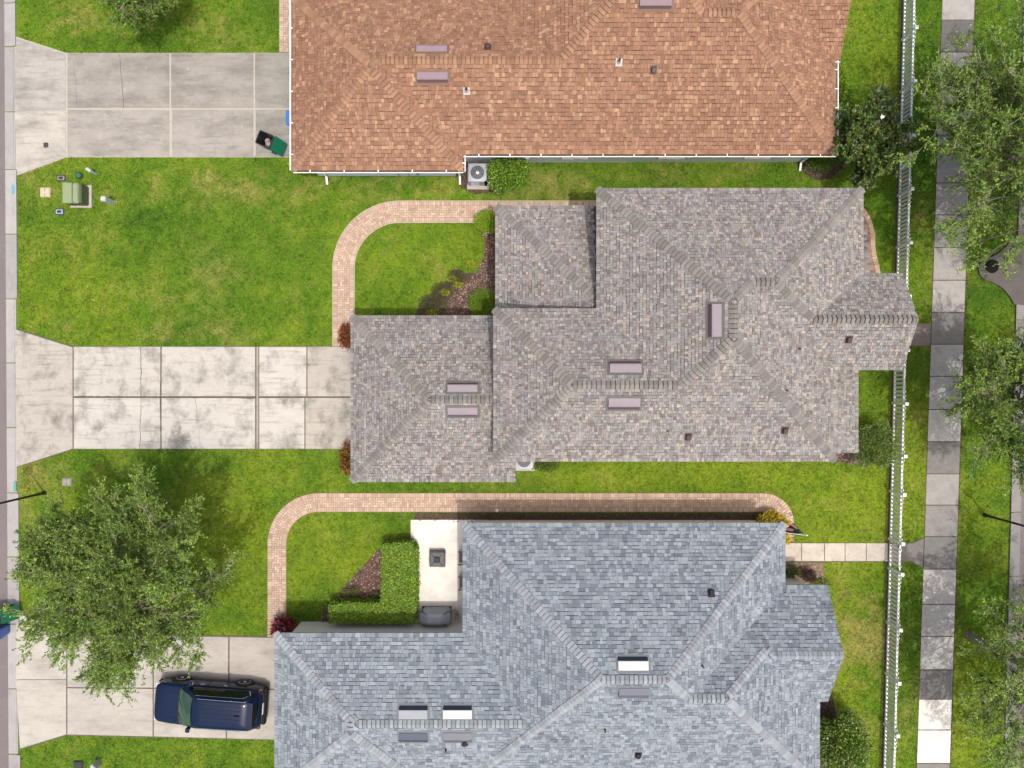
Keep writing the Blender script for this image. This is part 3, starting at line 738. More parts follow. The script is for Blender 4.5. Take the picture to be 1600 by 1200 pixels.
ZL, ZM = 2.72, 4.7
s5 = (.5, .5, .5, .5)
TOP = [Block(458, 722, -3, 265, 2.6, s5, inset=.45), Block(462, 1010, -1, 240, 2.6, s5, inset=.4), Block(752, 1251, -260, 240, 2.6, s5, inset=.404),
       Block(900, 1305, -114, 240, 2.6, s5, inset=.408), Block(1150, 1313, -57, 92, 2.6, (.5, None, .5, .5), gable=('e',))]
MID = [Block(933, 1305, 295, 720, ZM, s5), Block(772, 1185, 483, 720, ZM, s5), Block(1000, 1348, 295, 577, ZM, (.5, .48, .5, .62)),
       Block(1150, 1410, 428, 577, ZM, (.62, None, .62, .62), gable=('e',)), Block(549, 806, 494, 752, ZL, (.5, None, .5, .5), gable=('e',)),
       Block(775, 960, 322, 510, ZL, (.37, None, .37, None)), Block(1270, 1340, 577, 708, 3.05, (None, .22, None, None), gable=('s', 'n'))]
BOT = [Block(430, 676, 990, 1240, 2.75, (.38, .42, .42, .42)), Block(450, 1000, 990, 1228, 2.75, (.42, .42, .42, .42)), Block(724, 1226, 818, 1226, 2.75, s5, inset=.34),
       Block(880, 1280, 915, 1226, 2.75, (.5, .5, .6, .5), inset=.4), Block(1100, 1294, 915, 1095, 2.75, (.6, None, .6, .6), gable=('e',), inset=.37)]
h_top, r_top, w_top, _ = house('brown_roofed_house', 'single storey house with orange brown shingle roof, white gutters and pale blue walls', 'brown', TOP, P3(880, 80), tabw=(.12, .23), course=.172)
h_mid, r_mid, w_mid, _ = house('mixed_grey_roofed_house', 'large house with mottled grey and tan shingle roof and lower garage wing', 'mixed', MID, P3(990, 520), tabw=(.09, .175))
h_bot, r_bot, w_bot, _ = house('blue_grey_roofed_house', 'house with blue grey shingle roof and cream walls wrapping a white patio', 'grey', BOT, P3(900, 1080), tabw=(.12, .32), course=0.162)

def roof_at(blocks, px, py):
    """roof point seen at a photograph pixel: surface point and plane"""
    best = None
    z = 3.5
    for _ in range(30):
        x, y = P(px, py, z); hs = [(b.h(x, y), b) for b in blocks]; h, b = max(hs, key=lambda t: t[0])
        z = z * .4 + max(h, 2.0) * .6
    k = min(b.pl, key=lambda kk: b.hp(kk, x, y)); return Vector((x, y, h)), b.pl[k]
M_vent = {'brown': mat('vent_lilac', C(172, 150, 158), rough=.755, n1=(.06, 3)), 'mixed': mat('vent_mauve', C(178, 165, 173), rough=.75, n1=(.06, 3)), 'grey': mat('vent_grey', C(188, 192, 200), rough=.75, n1=(.06, 3))}
M_ventf = {'brown': mat('vent_face_brown', C(140, 110, 112), rough=.5), 'mixed': mat('vent_face_mauve', C(118, 98, 108), rough=.5), 'grey': mat('vent_face_navy', C(44, 58, 80), rough=.5)}
M_flash = mat('vent_flashing', C(214, 210, 206), rough=.4)
def frame_on(pt, pl):
    k, a, b_, _ = pl; up = Vector((a, b_, k)).normalized(); n = Vector((-a * k, -b_ * k, 1)).normalized(); x = up.cross(n).normalized()
    return Matrix((x, up, n)).transposed().to_4x4(), Matrix.Translation(pt)
def ridge_vent(roof, blocks, style, px, py, w=1.2, d=0.42, white=False, lidc=None):
    pt, pl = roof_at(blocks, px, py); Rm, T = frame_on(pt, pl); M = T @ Rm
    m = MB(); hgt = .16
    m.box(-w / 2 - .09, w / 2 + .09, -d / 2 - .09, d / 2 + .1, .01, .03, M=M, bottom=False)
    fl = m.build('roof_vent', mat('vent_base_' + style, C(*[c * .8 for c in CAP_COL[style]]), rough=.8), roof)
    m = MB()     # sloping lid: low at the upslope end, tall at the downslope end
    vs = [(-w / 2, d / 2, .03), (w / 2, d / 2, .03), (w / 2, d / 2, .06), (-w / 2, d / 2, .06), (-w / 2, -d / 2, .03), (w / 2, -d / 2, .03), (w / 2, -d * .12, hgt), (-w / 2, -d * .12, hgt)]
    m.idx([M @ Vector(v) for v in vs], [(0, 3, 2, 1), (3, 7, 6, 2), (0, 4, 7, 3), (1, 2, 6, 5)])
    # rolled lip
    m.box(-w / 2 - .015, w / 2 + .015, -d * .12 - .02, -d * .12 + .02, hgt - .002, hgt + .012, M=M)
    m.build('lid', mat('vent_white', C(238, 232, 226), rough=.4) if white else (lidc or M_vent[style]), fl)
    m = MB(); m.idx([M @ Vector(v) for v in [(-w / 2, -d / 2, .03), (w / 2, -d / 2, .03), (w / 2, -d * .12 - .002, hgt - .004), (-w / 2, -d * .12 - .002, hgt - .004)]], [(0, 1, 2, 3)])
    for j in range(14):
        u = -w / 2 + w * (j + .5) / 14; m.box(u - .02, u + .02, -d / 2 - .02, -d / 2 + .01, .03, .05, M=M)
    m.build('grille', M_ventf[style], fl)
def pipe_vent(roof, blocks, px, py, r=.045, h=.28, boot=True, m_=None):
    pt, pl = roof_at(blocks, px, py); m = MB(); Rm, T = frame_on(pt, pl)
    m.lathe([(r, -.05), (r, h), (r * .75, h), (r * .75, h - .06)], 12, T); o = m.build('vent_pipe', m_ or M_black, roof)
    if boot:
        m = MB(); m.box(-.14, .14, -.16, .14, .012, .026, M=T @ Rm); m.lathe([(.1, .02), (r + .012, .11)], 12, T); m.build('flashing', M_flash, o)
def box_vent(roof, blocks, px, py, m_):
    pt, pl = roof_at(blocks, px, py); Rm, T = frame_on(pt, pl); M = T @ Rm; m = MB()
    m.box(-.15, .15, -.17, .17, .012, .026, M=M); m.bevbox(-.09, .09, -.12, .12, .02, .15, .03, M=M); o = m.build('exhaust_vent', m_, roof)
    m = MB(); m.box(-.075, .075, -.127, -.121, .03, .11, M=M); m.build('opening', M_black, o)
M_bv = mat('brown_vent', C(96, 74, 70), rough=.6)
for px, py, d in ((675, 77, .38), (676, 121, .42), (1024, 6, .38)): ridge_vent(r_top, TOP, 'brown', px, py, 1.28, d)
for px, py, d in ((723, 606, .42), (723, 643, .42), (977, 574, .5), (975, 630, .5), (1117, 501, .52)): ridge_vent(r_mid, MID, 'mixed', px, py, 1.24, d)
for px, py, wh, lc in ((646, 1113, 0, None), (715, 1113, 1, None), (646, 1151, 0, (84, 98, 118)), (715, 1151, 0, (134, 138, 148)), (989, 1037, 1, None), (990, 1081, 0, (122, 128, 142))):
    ridge_vent(r_bot, BOT, 'grey', px, py, 1.2, .52, bool(wh), mat('vent_lid_%d' % lc[0], C(*lc), rough=.6) if lc else None)
for px, py in ((729, 142), (967, 97)): pipe_vent(r_top, TOP, px, py, .05)
box_vent(r_top, TOP, 762, 74, M_bv); box_vent(r_top, TOP, 1021, 109, M_bv)
for px, py in ((1326, 530), (1075, 682), (1226, 672)): box_vent(r_mid, MID, px, py, M_bv)
for px, py in ((1248, 545), (1228, 610), (1043, 674)): pipe_vent(r_mid, MID, px, py, .035, .2, False)
M_dv = mat('dark_vent', (.012, .012, .014, 1), rough=.5)
for px, py in ((1111, 927), (997, 1179), (726, 1160)): box_vent(r_bot, BOT, px, py, M_dv)
for px, py in ((1097, 1040), (945, 1140), (697, 1171)): pipe_vent(r_bot, BOT, px, py, .04, .22, False)

# gutters and downpipes of the brown-roofed house
def gutter(pa, pb, z, out, straps, parent):
    """U channel along an eave; out = outward unit vector"""
    a = Vector(P(*pa, z)); b = Vector(P(*pb, z)); d = (b - a); L = d.length; d.normalize(); o = Vector(out)
    m = MB(); prof = [(0.01, -.005), (.005, -.12), (.10, -.12), (.15, -.01), (.15, .006), (.118, .006), (.115, -.01), (.092, -.1), (.02, -.1)]
    for s in range(len(prof)):
        p, q_ = prof[s], prof[(s + 1) % len(prof)]
        f = [(a.x + o.x * p[0], a.y + o.y * p[0], z + p[1]), (b.x + o.x * p[0], b.y + o.y * p[0], z + p[1]), (b.x + o.x * q_[0], b.y + o.y * q_[0], z + q_[1]), (a.x + o.x * q_[0], a.y + o.y * q_[0], z + q_[1])]
        m.face(f)
    for e in (a, b):
        m.face([(e.x + o.x * p, e.y + o.y * p, z + q_) for p, q_ in ((.005, -.12), (.1, -.12), (.13, 0), (.01, 0))])
    g = m.build('gutter', M_gutter_white, parent)
    sm = MB()
    for i in range(straps):
        c = a + d * (L * (i + .5) / straps)
        sm = MB(); w = d * .022
        sm.idx([(c.x - w.x + o.x * u, c.y - w.y + o.y * u, z + zz) for u, zz in ((0, .012), (.13, .012))] + [(c.x + w.x + o.x * u, c.y + w.y + o.y * u, z + zz) for u, zz in ((.13, .012), (0, .012))], [(0, 1, 2, 3)])
        sm.build('hanger', M_gutter_white, g)
    dm = MB(); dm.face([(a.x + o.x * .022, a.y + o.y * .022, z - .075), (b.x + o.x * .022, b.y + o.y * .022, z - .075), (b.x + o.x * .1, b.y + o.y * .1, z - .075), (a.x + o.x * .1, a.y + o.y * .1, z - .075)])
    dm.build('leaf_litter', mat('gutter_litter', C(120, 92, 78), rough=.95, n1=(.6, 3), n2=(.4, 14)), g)
    return g
gutter((458, 265), (724, 265), 2.6, (0, -1), 5, r_top)
gutter((724, 240), (1306, 240), 2.6, (0, -1), 12, r_top)
gutter((458, -30), (458, 266), 2.6, (-1, 0), 6, r_top)
gutter((722, 242), (722, 268), 2.6, (1, 0), 1, r_top)
gutter((1305, 94), (1305, 243), 2.6, (1, 0), 5, r_top)
gutter((1285, 92), (1313, 92), 2.6, (0, -1), 1, r_top)
def downpipe(px, py, wx, wy, parent):
    e = P3(px, py, 2.5); m = MB(); w = Vector((wx, wy, 2.2)); 
    def seg(a, b):
        d = (b - a).normalized(); s = d.cross(Vector((0, 0, 1)));
        s = Vector((1, 0, 0)) if s.length < .1 else s.normalized(); t = s.cross(d)
        vs = [p + s * u * .045 + t * v * .035 for p in (a, b) for u, v in ((-1, -1), (1, -1), (1, 1), (-1, 1))]
        m.idx(vs, [(3, 2, 1, 0), (4, 5, 6, 7), (0, 1, 5, 4), (1, 2, 6, 5), (2, 3, 7, 6), (3, 0, 4, 7)])
    seg(e, w); seg(w + Vector((0, 0, .03)), Vector((wx, wy, .18))); seg(Vector((wx, wy, .2)), Vector((wx, wy - .35, .05)))
    m.build('downpipe', M_gutter_white, parent)
ty = TOP[0].y0 + .45; ty2 = TOP[1].y0 + .4
downpipe(492, 266, P(492, 270)[0] + .6, ty - .06, r_top); downpipe(718, 266, P(714, 270)[0] + .15, ty - .06, r_top); downpipe(1262, 241, P(1249, 250)[0], ty2 - .06, r_top)
for px in (668, 900, 1047, 1178): wall_window(w_top, P(px - 4, 250)[0], ty2, .9, .95, 1.15, (0, -1))
wall_window(w_top, P(893, 250)[0] - 2.6, ty2, .9, .95, 1.15, (0, -1))
# meter boxes on the garage wing wall
for px, w_, h_, z_ in ((625, .18, .3, 1.2), (641, .26, .42, 1.15), (655, .1, .5, .6)):
    m = MB(); x = P(px, 272)[0]; m.bevbox(x - w_ / 2, x + w_ / 2, ty - .14, ty + .01, z_, z_ + h_, .012); m.tube((x, ty - .06, .02), (x, ty - .06, z_), .02); m.build('meter_box', mat('meter_grey', C(196, 198, 202), rough=.5), w_top)
# windows of the other two houses
b = MID[4]; 
m = MB(); x = b.x0 + .36; ym = (b.y0 + b.y1) / 2
m.box(x - .03, x - .002, ym - 2.45, ym + 2.45, .02, 2.15)
gd = m.build('garage_door', mat('garage_door', C(232, 226, 214), rough=.6), w_mid)
for i in range(1, 4):
    m = MB(); m.box(x - .034, x - .031, ym - 2.45, ym + 2.45, .02 + i * .53 - .008, .02 + i * .53 + .008); m.build('panel_seam', M_joint, gd)
b = BOT[0]; x = b.x0 + .36; ym = P(0, 1076)[1]
m = MB(); m.box(x - .03, x - .002, ym - 2.4, ym + 2.4, .02, 2.15); m.build('garage_door', mat('garage_door', C(232, 226, 214), rough=.6), w_bot)
for yy in (-1.1, 1.0): wall_window(w_mid, MID[3].x1 - .34 - .02, (MID[3].y0 + MID[3].y1) / 2 + yy * .9, .8, .9, 1.4, (1, 0))
for yy in (-.9, .9): wall_window(w_bot, BOT[4].x1 - .34 - .02, (BOT[4].y0 + BOT[4].y1) / 2 + yy, .8, 1.0, 1.4, (1, 0))
for xx in (2.5, 6.0, 9.5): wall_window(w_mid, xx, MID[0].y0 + .36, 1.0, 1.1, 1.3, (0, -1))
wall_window(w_mid, -4.4, MID[4].y0 + .376, 1.0, .9, 1.1, (0, -1))
for xx in (1.0, 5.0, 8.5): wall_window(w_bot, xx, BOT[2].y0 + .348, .9, 1.1, 1.2, (0, -1))
for xx in (3.5, 7.5): wall_window(w_mid, xx, MID[0].y1 - .36, 1.0, 1.1, 1.3, (0, 1))
wx = BOT[2].x0 + .34 + .008
m = MB(); m.box(wx - .03, wx - .002, P(0, 905)[1], P(0, 850)[1], .08, 2.15); sd = m.build('sliding_door', M_glass, w_bot)
m = MB()
for yy in (905, 877.5, 850): m.box(wx - .05, wx - .031, P(0, yy)[1] - .035, P(0, yy)[1] + .035, .08, 2.15)
m.build('frame', M_white, sd)

# ------------------------------------------------------------------ picket fence
def fl(y): return 1411 - 31.5 * y / 1200.0            # fence foot line in ground pixels
def fpt(y): return Vector(P(fl(y), y))
pk = MB(); pk.box(-.011, .011, -.045, .045, .05, 1.0); 
def picket_mesh(h):
    m = MB(); m.box(-.011, .011, -.052, .052, .05, h - .03); m.idx([(-.011, -.052, h - .03), (.011, -.052, h - .03), (.011, .052, h - .03), (-.011, .052, h - .03), (-.011, 0, h), (.011, 0, h)], [(0, 1, 5, 4), (2, 3, 4, 5), (1, 2, 5), (3, 0, 4)])
    return m.mesh('picket', M_white)
PKM = {}
def pmesh(h):
    h = round(h, 2)
    if h not in PKM: PKM[h] = picket_mesh(h)
    return PKM[h]
fdir = (fpt(1200) - fpt(0)).normalized(); frot = math.atan2(fdir.y, fdir.x) + math.pi / 2
def fbox(m, a, b, hw, z0, z1):
    n = Vector((-fdir.y, fdir.x)) * hw
    m.prism([a - n, b - n, b + n, a + n], z0, z1, bottom=True)
def fence_run(posts, label, name='picket_fence', cat='fence', gate=False):
    a, b = fpt(posts[0]), fpt(posts[-1]); mid = (a + b) / 2
    root = thing(name, (mid.x, mid.y, 0), label, cat)
    for z0, z1, hw in ((.11, .2, .034), (.93, 1.02, .034)):
        m = MB(); fbox(m, a, b, hw, z0, z1); m.build('rail', M_white, root)
    for i, y in enumerate(posts):
        if gate: break
        p = fpt(y); m = MB(); M = Matrix.Translation((p.x, p.y, 0)) @ Matrix.Rotation(frot, 4, 'Z')
        m.box(-.06, .06, -.06, .06, 0, 1.27, M=M); po = m.build('post', M_white, root)
        m = MB(); m.box(-.075, .075, -.075, .075, 1.271, 1.30, M=M); m.idx([M @ Vector(v) for v in ((-.065, -.065, 1.30), (.065, -.065, 1.30), (.065, .065, 1.30), (-.065, .065, 1.30), (0, 0, 1.37))], [(0, 1, 4), (1, 2, 4), (2, 3, 4), (3, 0, 4)]); m.build('post_cap', mat('bright_white_vinyl', (.8, .8, .79, 1), rough=.4), po)
    for y0, y1 in zip(posts, posts[1:]):
        A, B = fpt(y0), fpt(y1); L = (B - A).length; n = int(round(L / .195)) - 1
        for i in range(n):
            t = (i + 1) / (n + 1); c = A + (B - A) * t; hh = 1.09 + .15 * (abs(2 * t - 1) ** 1.8)
            o = bpy.data.objects.new('picket', pmesh(hh)); COL.objects.link(o); o.location = (c.x, c.y, 0); o.rotation_euler = (0, 0, frot); attach(o, root)
    return root
m = MB(); m.prism([P(fl(-120) - 3, -120), P(fl(-120) + 2, -120), P(fl(1300) + 2, 1300), P(fl(1300) - 3, 1300)], -.05, .01); struct(m.build('fence_foot_strip', M_soil)); ex([P(fl(-120) - 2.4, -120), P(fl(-120) + 1.6, -120), P(fl(1300) + 1.6, 1300), P(fl(1300) - 2.4, 1300)])  # narrow brown strip along the fence foot
fence_run([-100, -18, 63, 144, 225, 306, 387, 468, 549, 630, 709, 767, 841], 'long white scalloped picket fence running from the top edge down to the garden gate')
g = fence_run([845, 883], 'narrow white picket gate across the pale garden walk', 'picket_gate', 'gate', gate=True)
for y, z in ((846.5, .25), (846.5, .95), (881.5, .95)):
    p = fpt(y); m = MB(); m.box(p.x - .06, p.x - .03, p.y - .05, p.y + .05, z, z + .1); m.build('hinge', M_black, g)
fence_run([887, 971, 1051, 1130, 1211, 1290], 'white scalloped picket fence continuing from the gate to the bottom edge')

# ------------------------------------------------------------------ plants
def leaf_cloud(name, pos, dirs, ln, wr, cols, m_, parent, loc, kind='stuff', upbias=1.1):
    n = len(pos); nrm = NR.normal(0, .55, (n, 3)); nrm[:, 2] += upbias
    d = dirs / (np.linalg.norm(dirs, axis=1, keepdims=True) + 1e-9)
    s = np.cross(d, nrm); s /= (np.linalg.norm(s, axis=1, keepdims=True) + 1e-9)
    ln = ln[:, None]; w = ln * wr
    V = np.stack([pos, pos + d * ln * .45 + s * w * .5, pos + d * ln, pos + d * ln * .45 - s * w * .5], 1)
    o = np_mesh(name, V.reshape(-1, 3), 4, cols, m_, parent, None, loc)
    if kind: o['kind'] = kind
    return o
def pal_cols(pal, n, lo=.75, hi=1.3, tone=None):
    p = np.array(pal); c = p[NR.randint(0, len(p), n)] * NR.uniform(lo, hi, (n, 1))
    if tone is not None: c = c * tone[:, None]
    return c
OAK = [(.075, .145, .018), (.100, .178, .022), (.052, .110, .014), (.165, .240, .034), (.235, .300, .062)]
OAK2 = [(.074, .150, .018), (.098, .180, .022), (.052, .112, .014), (.150, .225, .028), (.215, .270, .06)]

def tree(name, label, gpx, height, ctr, rad, seed, pal, limbs=9, branches=7, twigs=8, shoots=4, leaves=13, leaf=.1, wr=.36, trunk_r=.16, cat='tree', group=None, m_leaf=None, shoot_len=.42, flat=.75, thin=0.0):
    """gpx: trunk foot (ground pixel); ctr: crown centre (metres); rad: crown radii"""
    rg = np.random.RandomState(seed); rr = random.Random(seed)
    base = P3(*gpx); root = thing(name, base, label, cat, group)
    ctr = Vector(ctr); rx, ry, rz = rad
    tb = MB()
    def limb(p0, p1, r0, r1, n=4, wob=.06, sides=6):
        pts = [p0]; L = (p1 - p0).length
        for i in range(1, n): pts.append(p0.lerp(p1, i / n) + Vector((rr.uniform(-1, 1), rr.uniform(-1, 1), rr.uniform(-.3, 1))) * L * wob)
        pts.append(p1)
        for i in range(n): tb.tube(pts[i], pts[i + 1], r0 + (r1 - r0) * i / n, r0 + (r1 - r0) * (i + 1) / n, sides, caps=False)
        return pts
    fork = Vector((base.x * .75 + ctr.x * .25, base.y * .75 + ctr.y * .25, height * .34)); top = Vector((ctr.x, ctr.y, ctr.z + rz * .35))
    limb(base + Vector((0, 0, -.1)), fork, trunk_r * 1.25, trunk_r, 4, .02, 10); tp_ = limb(fork, top, trunk_r, trunk_r * .35, 5, .05, 8)
    S0 = []; S1 = []; TN = []
    for i in range(limbs):
        az = 2.39996 * i + rr.uniform(-.3, .3); rd = ((i + .3) / limbs) ** .62 * .85; dome = math.sqrt(max(0.05, 1 - rd * rd))
        e = ctr + Vector((math.cos(az) * rx * rd, math.sin(az) * ry * rd, rz * dome * rr.uniform(.25, .85) - rz * .25)); st = tp_[min(4, max(0, int((1 - rd) * 5)))] if i % 2 else fork.lerp(tp_[2], rr.random())
        ltone = rr.uniform(.82, 1.2)
        lp = limb(st, e, trunk_r * .30, trunk_r * .09, 4, .07)
        for j in range(branches):
            t = rr.uniform(.4, 1); s = lp[min(3, int(t * 4))].lerp(lp[min(4, int(t * 4) + 1)], (t * 4) % 1)
            out = (s - ctr); out.z *= .4; out = out.normalized() if out.length > .1 else Vector((1, 0, 0))
            d = (out * rr.uniform(.4, 1.25) * min(1, rd * 1.6) + Vector((rr.uniform(-1, 1), rr.uniform(-1, 1), rr.uniform(-.3, .75)))).normalized()
            ln = min(rx, ry) * rr.uniform(.26, .44); e2 = s + d * ln
            # keep inside the crown
            q_ = Vector(((e2.x - ctr.x) / rx, (e2.y - ctr.y) / ry, (e2.z - ctr.z) / rz))
            if q_.length > 1: e2 = ctr + Vector((q_.x * rx, q_.y * ry, q_.z * rz)) / q_.length * rr.uniform(.9, 1.02)
            bp_ = limb(s, e2, trunk_r * .11, trunk_r * .045, 3, .08, 5)
            if rr.random() < thin: continue
            for k in range(twigs):
                t2 = rr.uniform(.25, 1.0); a = bp_[min(2, int(t2 * 3))].lerp(bp_[min(3, int(t2 * 3) + 1)], (t2 * 3) % 1)
                d2 = (d * 1.0 + Vector((rr.uniform(-1, 1), rr.uniform(-1, 1), rr.uniform(-.3, .6)))).normalized()
                l2 = shoot_len * rr.uniform(.9, 1.9); b_ = a + d2 * l2
                tb.tube(a, b_, .015, .006, 3, caps=False)
                tone = rr.uniform(.78, 1.22) * ltone
                for w in range(shoots):
                    a2 = a + d2 * l2 * rr.uniform(.15, 1); d3 = (d2 * 1.1 + Vector((rr.uniform(-1, 1), rr.uniform(-1, 1), rr.uniform(-.35, .5)))).normalized()
                    S0.append(a2); S1.append(a2 + d3 * shoot_len * rr.uniform(.7, 1.35)); TN.append(tone)
    tb.build('trunk', M_bark, root)
    s0 = np.array([tuple(v) for v in S0]); s1 = np.array([tuple(v) for v in S1]); tn = np.array(TN)
    n = len(s0); t = rg.uniform(0, 1.03, (n, leaves, 1)); ax = (s1 - s0)[:, None, :]
    pos = s0[:, None, :] + ax * t
    an = ax / (np.linalg.norm(ax, axis=2, keepdims=True) + 1e-9)
    side = rg.normal(0, 1, (n, leaves, 3)); side[:, :, 2] *= .5; dr = an * .8 + side * .75
    tone = np.repeat(tn, leaves)
    cols = pal_cols(pal, n * leaves, .65, 1.4, tone)
    leaf_cloud('crown', pos.reshape(-1, 3), dr.reshape(-1, 3), rg.uniform(.7, 1.3, n * leaves) * leaf, wr, cols, m_leaf or M_leaf, root, tuple(base), None, 1.7)
    print(name, 'leaves', n * leaves)
    return root
tree('oak_tree', 'broad green oak tree on the front lawn, overhanging the driveway with the parked car', (268, 862), 8.0, (-15.7, -7.9, 5.2), (4.6, 4.4, 2.3), 3, OAK, limbs=24, branches=7, twigs=8, shoots=5, leaves=19, leaf=.1, trunk_r=.15)
tree('street_oak', 'large airy oak overhanging the sidewalk at the top right', (1530, 268), 9.0, (21.7, 9.7, 6.0), (6.5, 6.0, 2.3), 11, OAK2, limbs=40, branches=7, twigs=7, shoots=5, leaves=15, leaf=.105, trunk_r=.18, group='oaks along the right street', thin=.0)
tree('street_oak', 'compact oak at the right edge level with the middle house', (1521, 626), 7.5, (21.6, -.9, 5.0), (4.3, 3.5, 2.0), 23, OAK2, limbs=20, branches=7, twigs=7, shoots=5, leaves=15, leaf=.105, trunk_r=.15, group='oaks along the right street')
tree('street_oak', 'sparse greyish oak at the bottom right with leaning trunk visible', (1514, 992), 7.5, (22.6, -12.4, 5.4), (4.5, 5.4, 2.0), 37, OAK, limbs=20, branches=7, twigs=6, shoots=5, leaves=14, leaf=.11, trunk_r=.16, group='oaks along the right street', thin=.14)

def shrub(name, label, px, py, z, rad, n, pal, seed, leaf=.07, wr=.5, m_=None, cat='shrub', group=None, core=.62, lump=.34, stems=True, upb=1.1):
    """leafy mound: crown centre seen at a pixel at height z; rad = (rx,ry,rz) metres"""
    rg = np.random.RandomState(seed); x, y = P(px, py, z); base = (x, y, 0); root = thing(name, base, label, cat, group)
    d = rg.normal(0, 1, (n, 3)); d /= np.linalg.norm(d, axis=1, keepdims=True); d[:, 2] = np.abs(d[:, 2]) * 1.0 - .35 * (rg.uniform(0, 1, n) < .5); d /= np.linalg.norm(d, axis=1, keepdims=True)
    K = 14; cd = rg.normal(0, 1, (K, 3)); cd /= np.linalg.norm(cd, axis=1, keepdims=True); cd[:, 2] = np.abs(cd[:, 2])
    near = np.max(d @ cd.T, axis=1); rmod = 1 - lump + lump * np.clip((near - .6) / .4, 0, 1) * 1.4
    r = rg.uniform(.06, 1, n) ** .5 * rmod
    pos = d * r[:, None] * np.array(rad) + np.array([x, y, z])
    pos[:, 2] = np.maximum(pos[:, 2], .04)
    dr = d * .9 + rg.normal(0, .7, (n, 3))
    cols = pal_cols(pal, n, .7, 1.3)
    leaf_cloud('foliage', pos, dr, rg.uniform(.7, 1.3, n) * leaf, wr, cols, m_ or M_leaf, root, base, None, upb)
    sm = MB()
    for i in range(7):
        e = Vector((x, y, z)) + Vector((rg.uniform(-.6, .6) * rad[0], rg.uniform(-.6, .6) * rad[1], rg.uniform(.1, .6) * rad[2])); sm.tube((x + rg.uniform(-.05, .05), y + rg.uniform(-.05, .05), 0), e, .022, .008, 5)
    sm.build('stems', M_bark, root)
    return root
GLOSS = [(.032, .078, .012), (.045, .098, .014), (.060, .112, .016), (.095, .140, .022), (.160, .150, .035), (.024, .058, .010)]
BRT = [(.18, .30, .010), (.24, .37, .014), (.12, .23, .008), (.30, .42, .02)]
MIDG = [(.10, .20, .012), (.14, .25, .016), (.075, .16, .010), (.18, .27, .02)]
REDC = [(.22, .05, .016), (.16, .03, .012), (.28, .085, .02), (.10, .02, .01), (.2, .11, .03)]
MAG = [(.16, .012, .03), (.10, .008, .02), (.22, .03, .05), (.06, .006, .014)]
YEL = [(.55, .42, .012), (.60, .50, .03), (.45, .36, .02), (.14, .2, .02), (.42, .2, .02)]
# magnolia by the fence
mg = tree('magnolia_tree', 'dark glossy magnolia beside the fence at the corner of the brown roof', (1318, 258), 4.6, P(1361, 212, 2.9) + (2.9,), (1.62, 2.0, 1.5), 51, GLOSS, limbs=16, branches=6, twigs=5, shoots=4, leaves=9, leaf=.15, wr=.5, trunk_r=.07, m_leaf=M_gloss_leaf, shoot_len=.2)
m = MB(); c = P3(1378, 183, 4.2)
for i in range(9):
    t = i * 2.4; rr_ = .05 + .01 * i; e = c + Vector((math.cos(t) * rr_, math.sin(t) * rr_, .05)); s = Vector((-math.sin(t), math.cos(t), 0)) * .035
    m.face([c, c.lerp(e, .5) + s, e, c.lerp(e, .5) - s])
m.build('blossom', mat('blossom', (.8, .76, .68, 1), rough=.6), mg)
tree('lawn_tree', 'bushy bright green small tree cut by the top edge above the upper driveway', (232, 24), 4.2, P(215, -22, 2.9) + (2.9,), (1.9, 1.75, 1.2), 61, OAK2, limbs=16, branches=6, twigs=6, shoots=4, leaves=11, leaf=.11, wr=.4, trunk_r=.08, shoot_len=.26)
shrub('round_shrub', 'rounded bright green shrub beside the air conditioner of the brown roofed house', 796, 274, .75, (1.02, .95, .85), 8000, BRT[:3] + MIDG + GLOSS[:3], 71, .085, .55, M_gloss_leaf, lump=.3)
shrub('boxy_shrub', 'small clipped bright green shrub at the corner of the curved brick path', 761, 347, .5, (.56, .54, .55), 5200, BRT, 72, .05, .55)
shrub('bed_shrub', 'dense dark green shrub in the mulch bed against the garage wing', 756, 477, .5, (.72, .74, .6), 6500, MIDG + BRT[:2], 73, .05, .55)
shrub('red_croton', 'rust red croton peeking out at the upper corner of the garage wing', 543, 527, .4, (.34, .58, .45), 900, REDC, 74, .13, .4)
shrub('red_croton', 'rust red croton peeking out at the lower corner of the garage wing', 544, 716, .4, (.34, .72, .45), 900, REDC + MIDG[:1], 75, .13, .4)
shrub('low_shrub', 'low dark shrub under the eave beside the lower air conditioner', 854, 728, .3, (.62, .26, .32), 1600, MIDG + GLOSS, 76, .06, .5)
shrub('loose_shrub', 'loose dark shrub between the middle house and the picket fence', 1364, 697, .9, (.92, 1.2, .9), 6500, GLOSS + MIDG[:2], 77, .08, .5, M_gloss_leaf, lump=.45)
shrub('tall_shrub', 'tall glossy green shrub at the bottom corner of the blue grey roof', 1314, 1160, 1.2, (1.05, 1.5, 1.2), 9000, GLOSS + MIDG, 78, .11, .5, M_gloss_leaf, lump=.4)
shrub('bed_foliage', 'low reddish twigs beside the corner of the blue grey roof', 1291, 1124, .4, (.3, .6, .4), 700, [(.11, .05, .03), (.08, .05, .03), (.1, .1, .03)], 79, .1, .3)
shrub('yellow_croton', 'bright yellow croton where the long brick path turns by the flag', 1207, 812, .5, (.66, .4, .55), 1500, YEL, 80, .14, .4)
shrub('yellow_plant', 'small yellow plant under the flag at the path end', 1228, 843, .25, (.2, .2, .25), 260, YEL[:2], 81, .1, .4)
shrub('purple_shrub', 'round dark purple shrub in the bed beside the pale garden walk', 1263, 898, .4, (.33, .32, .38), 2200, [(.05, .022, .022), (.075, .03, .028), (.035, .02, .018), (.06, .05, .03)], 82, .045, .55)
shrub('lime_groundcover', 'lime green low plant below the purple shrub', 1283, 911, .22, (.5, .2, .22), 900, [(.16, .2, .016), (.2, .22, .02), (.1, .15, .014)], 83, .06, .45)
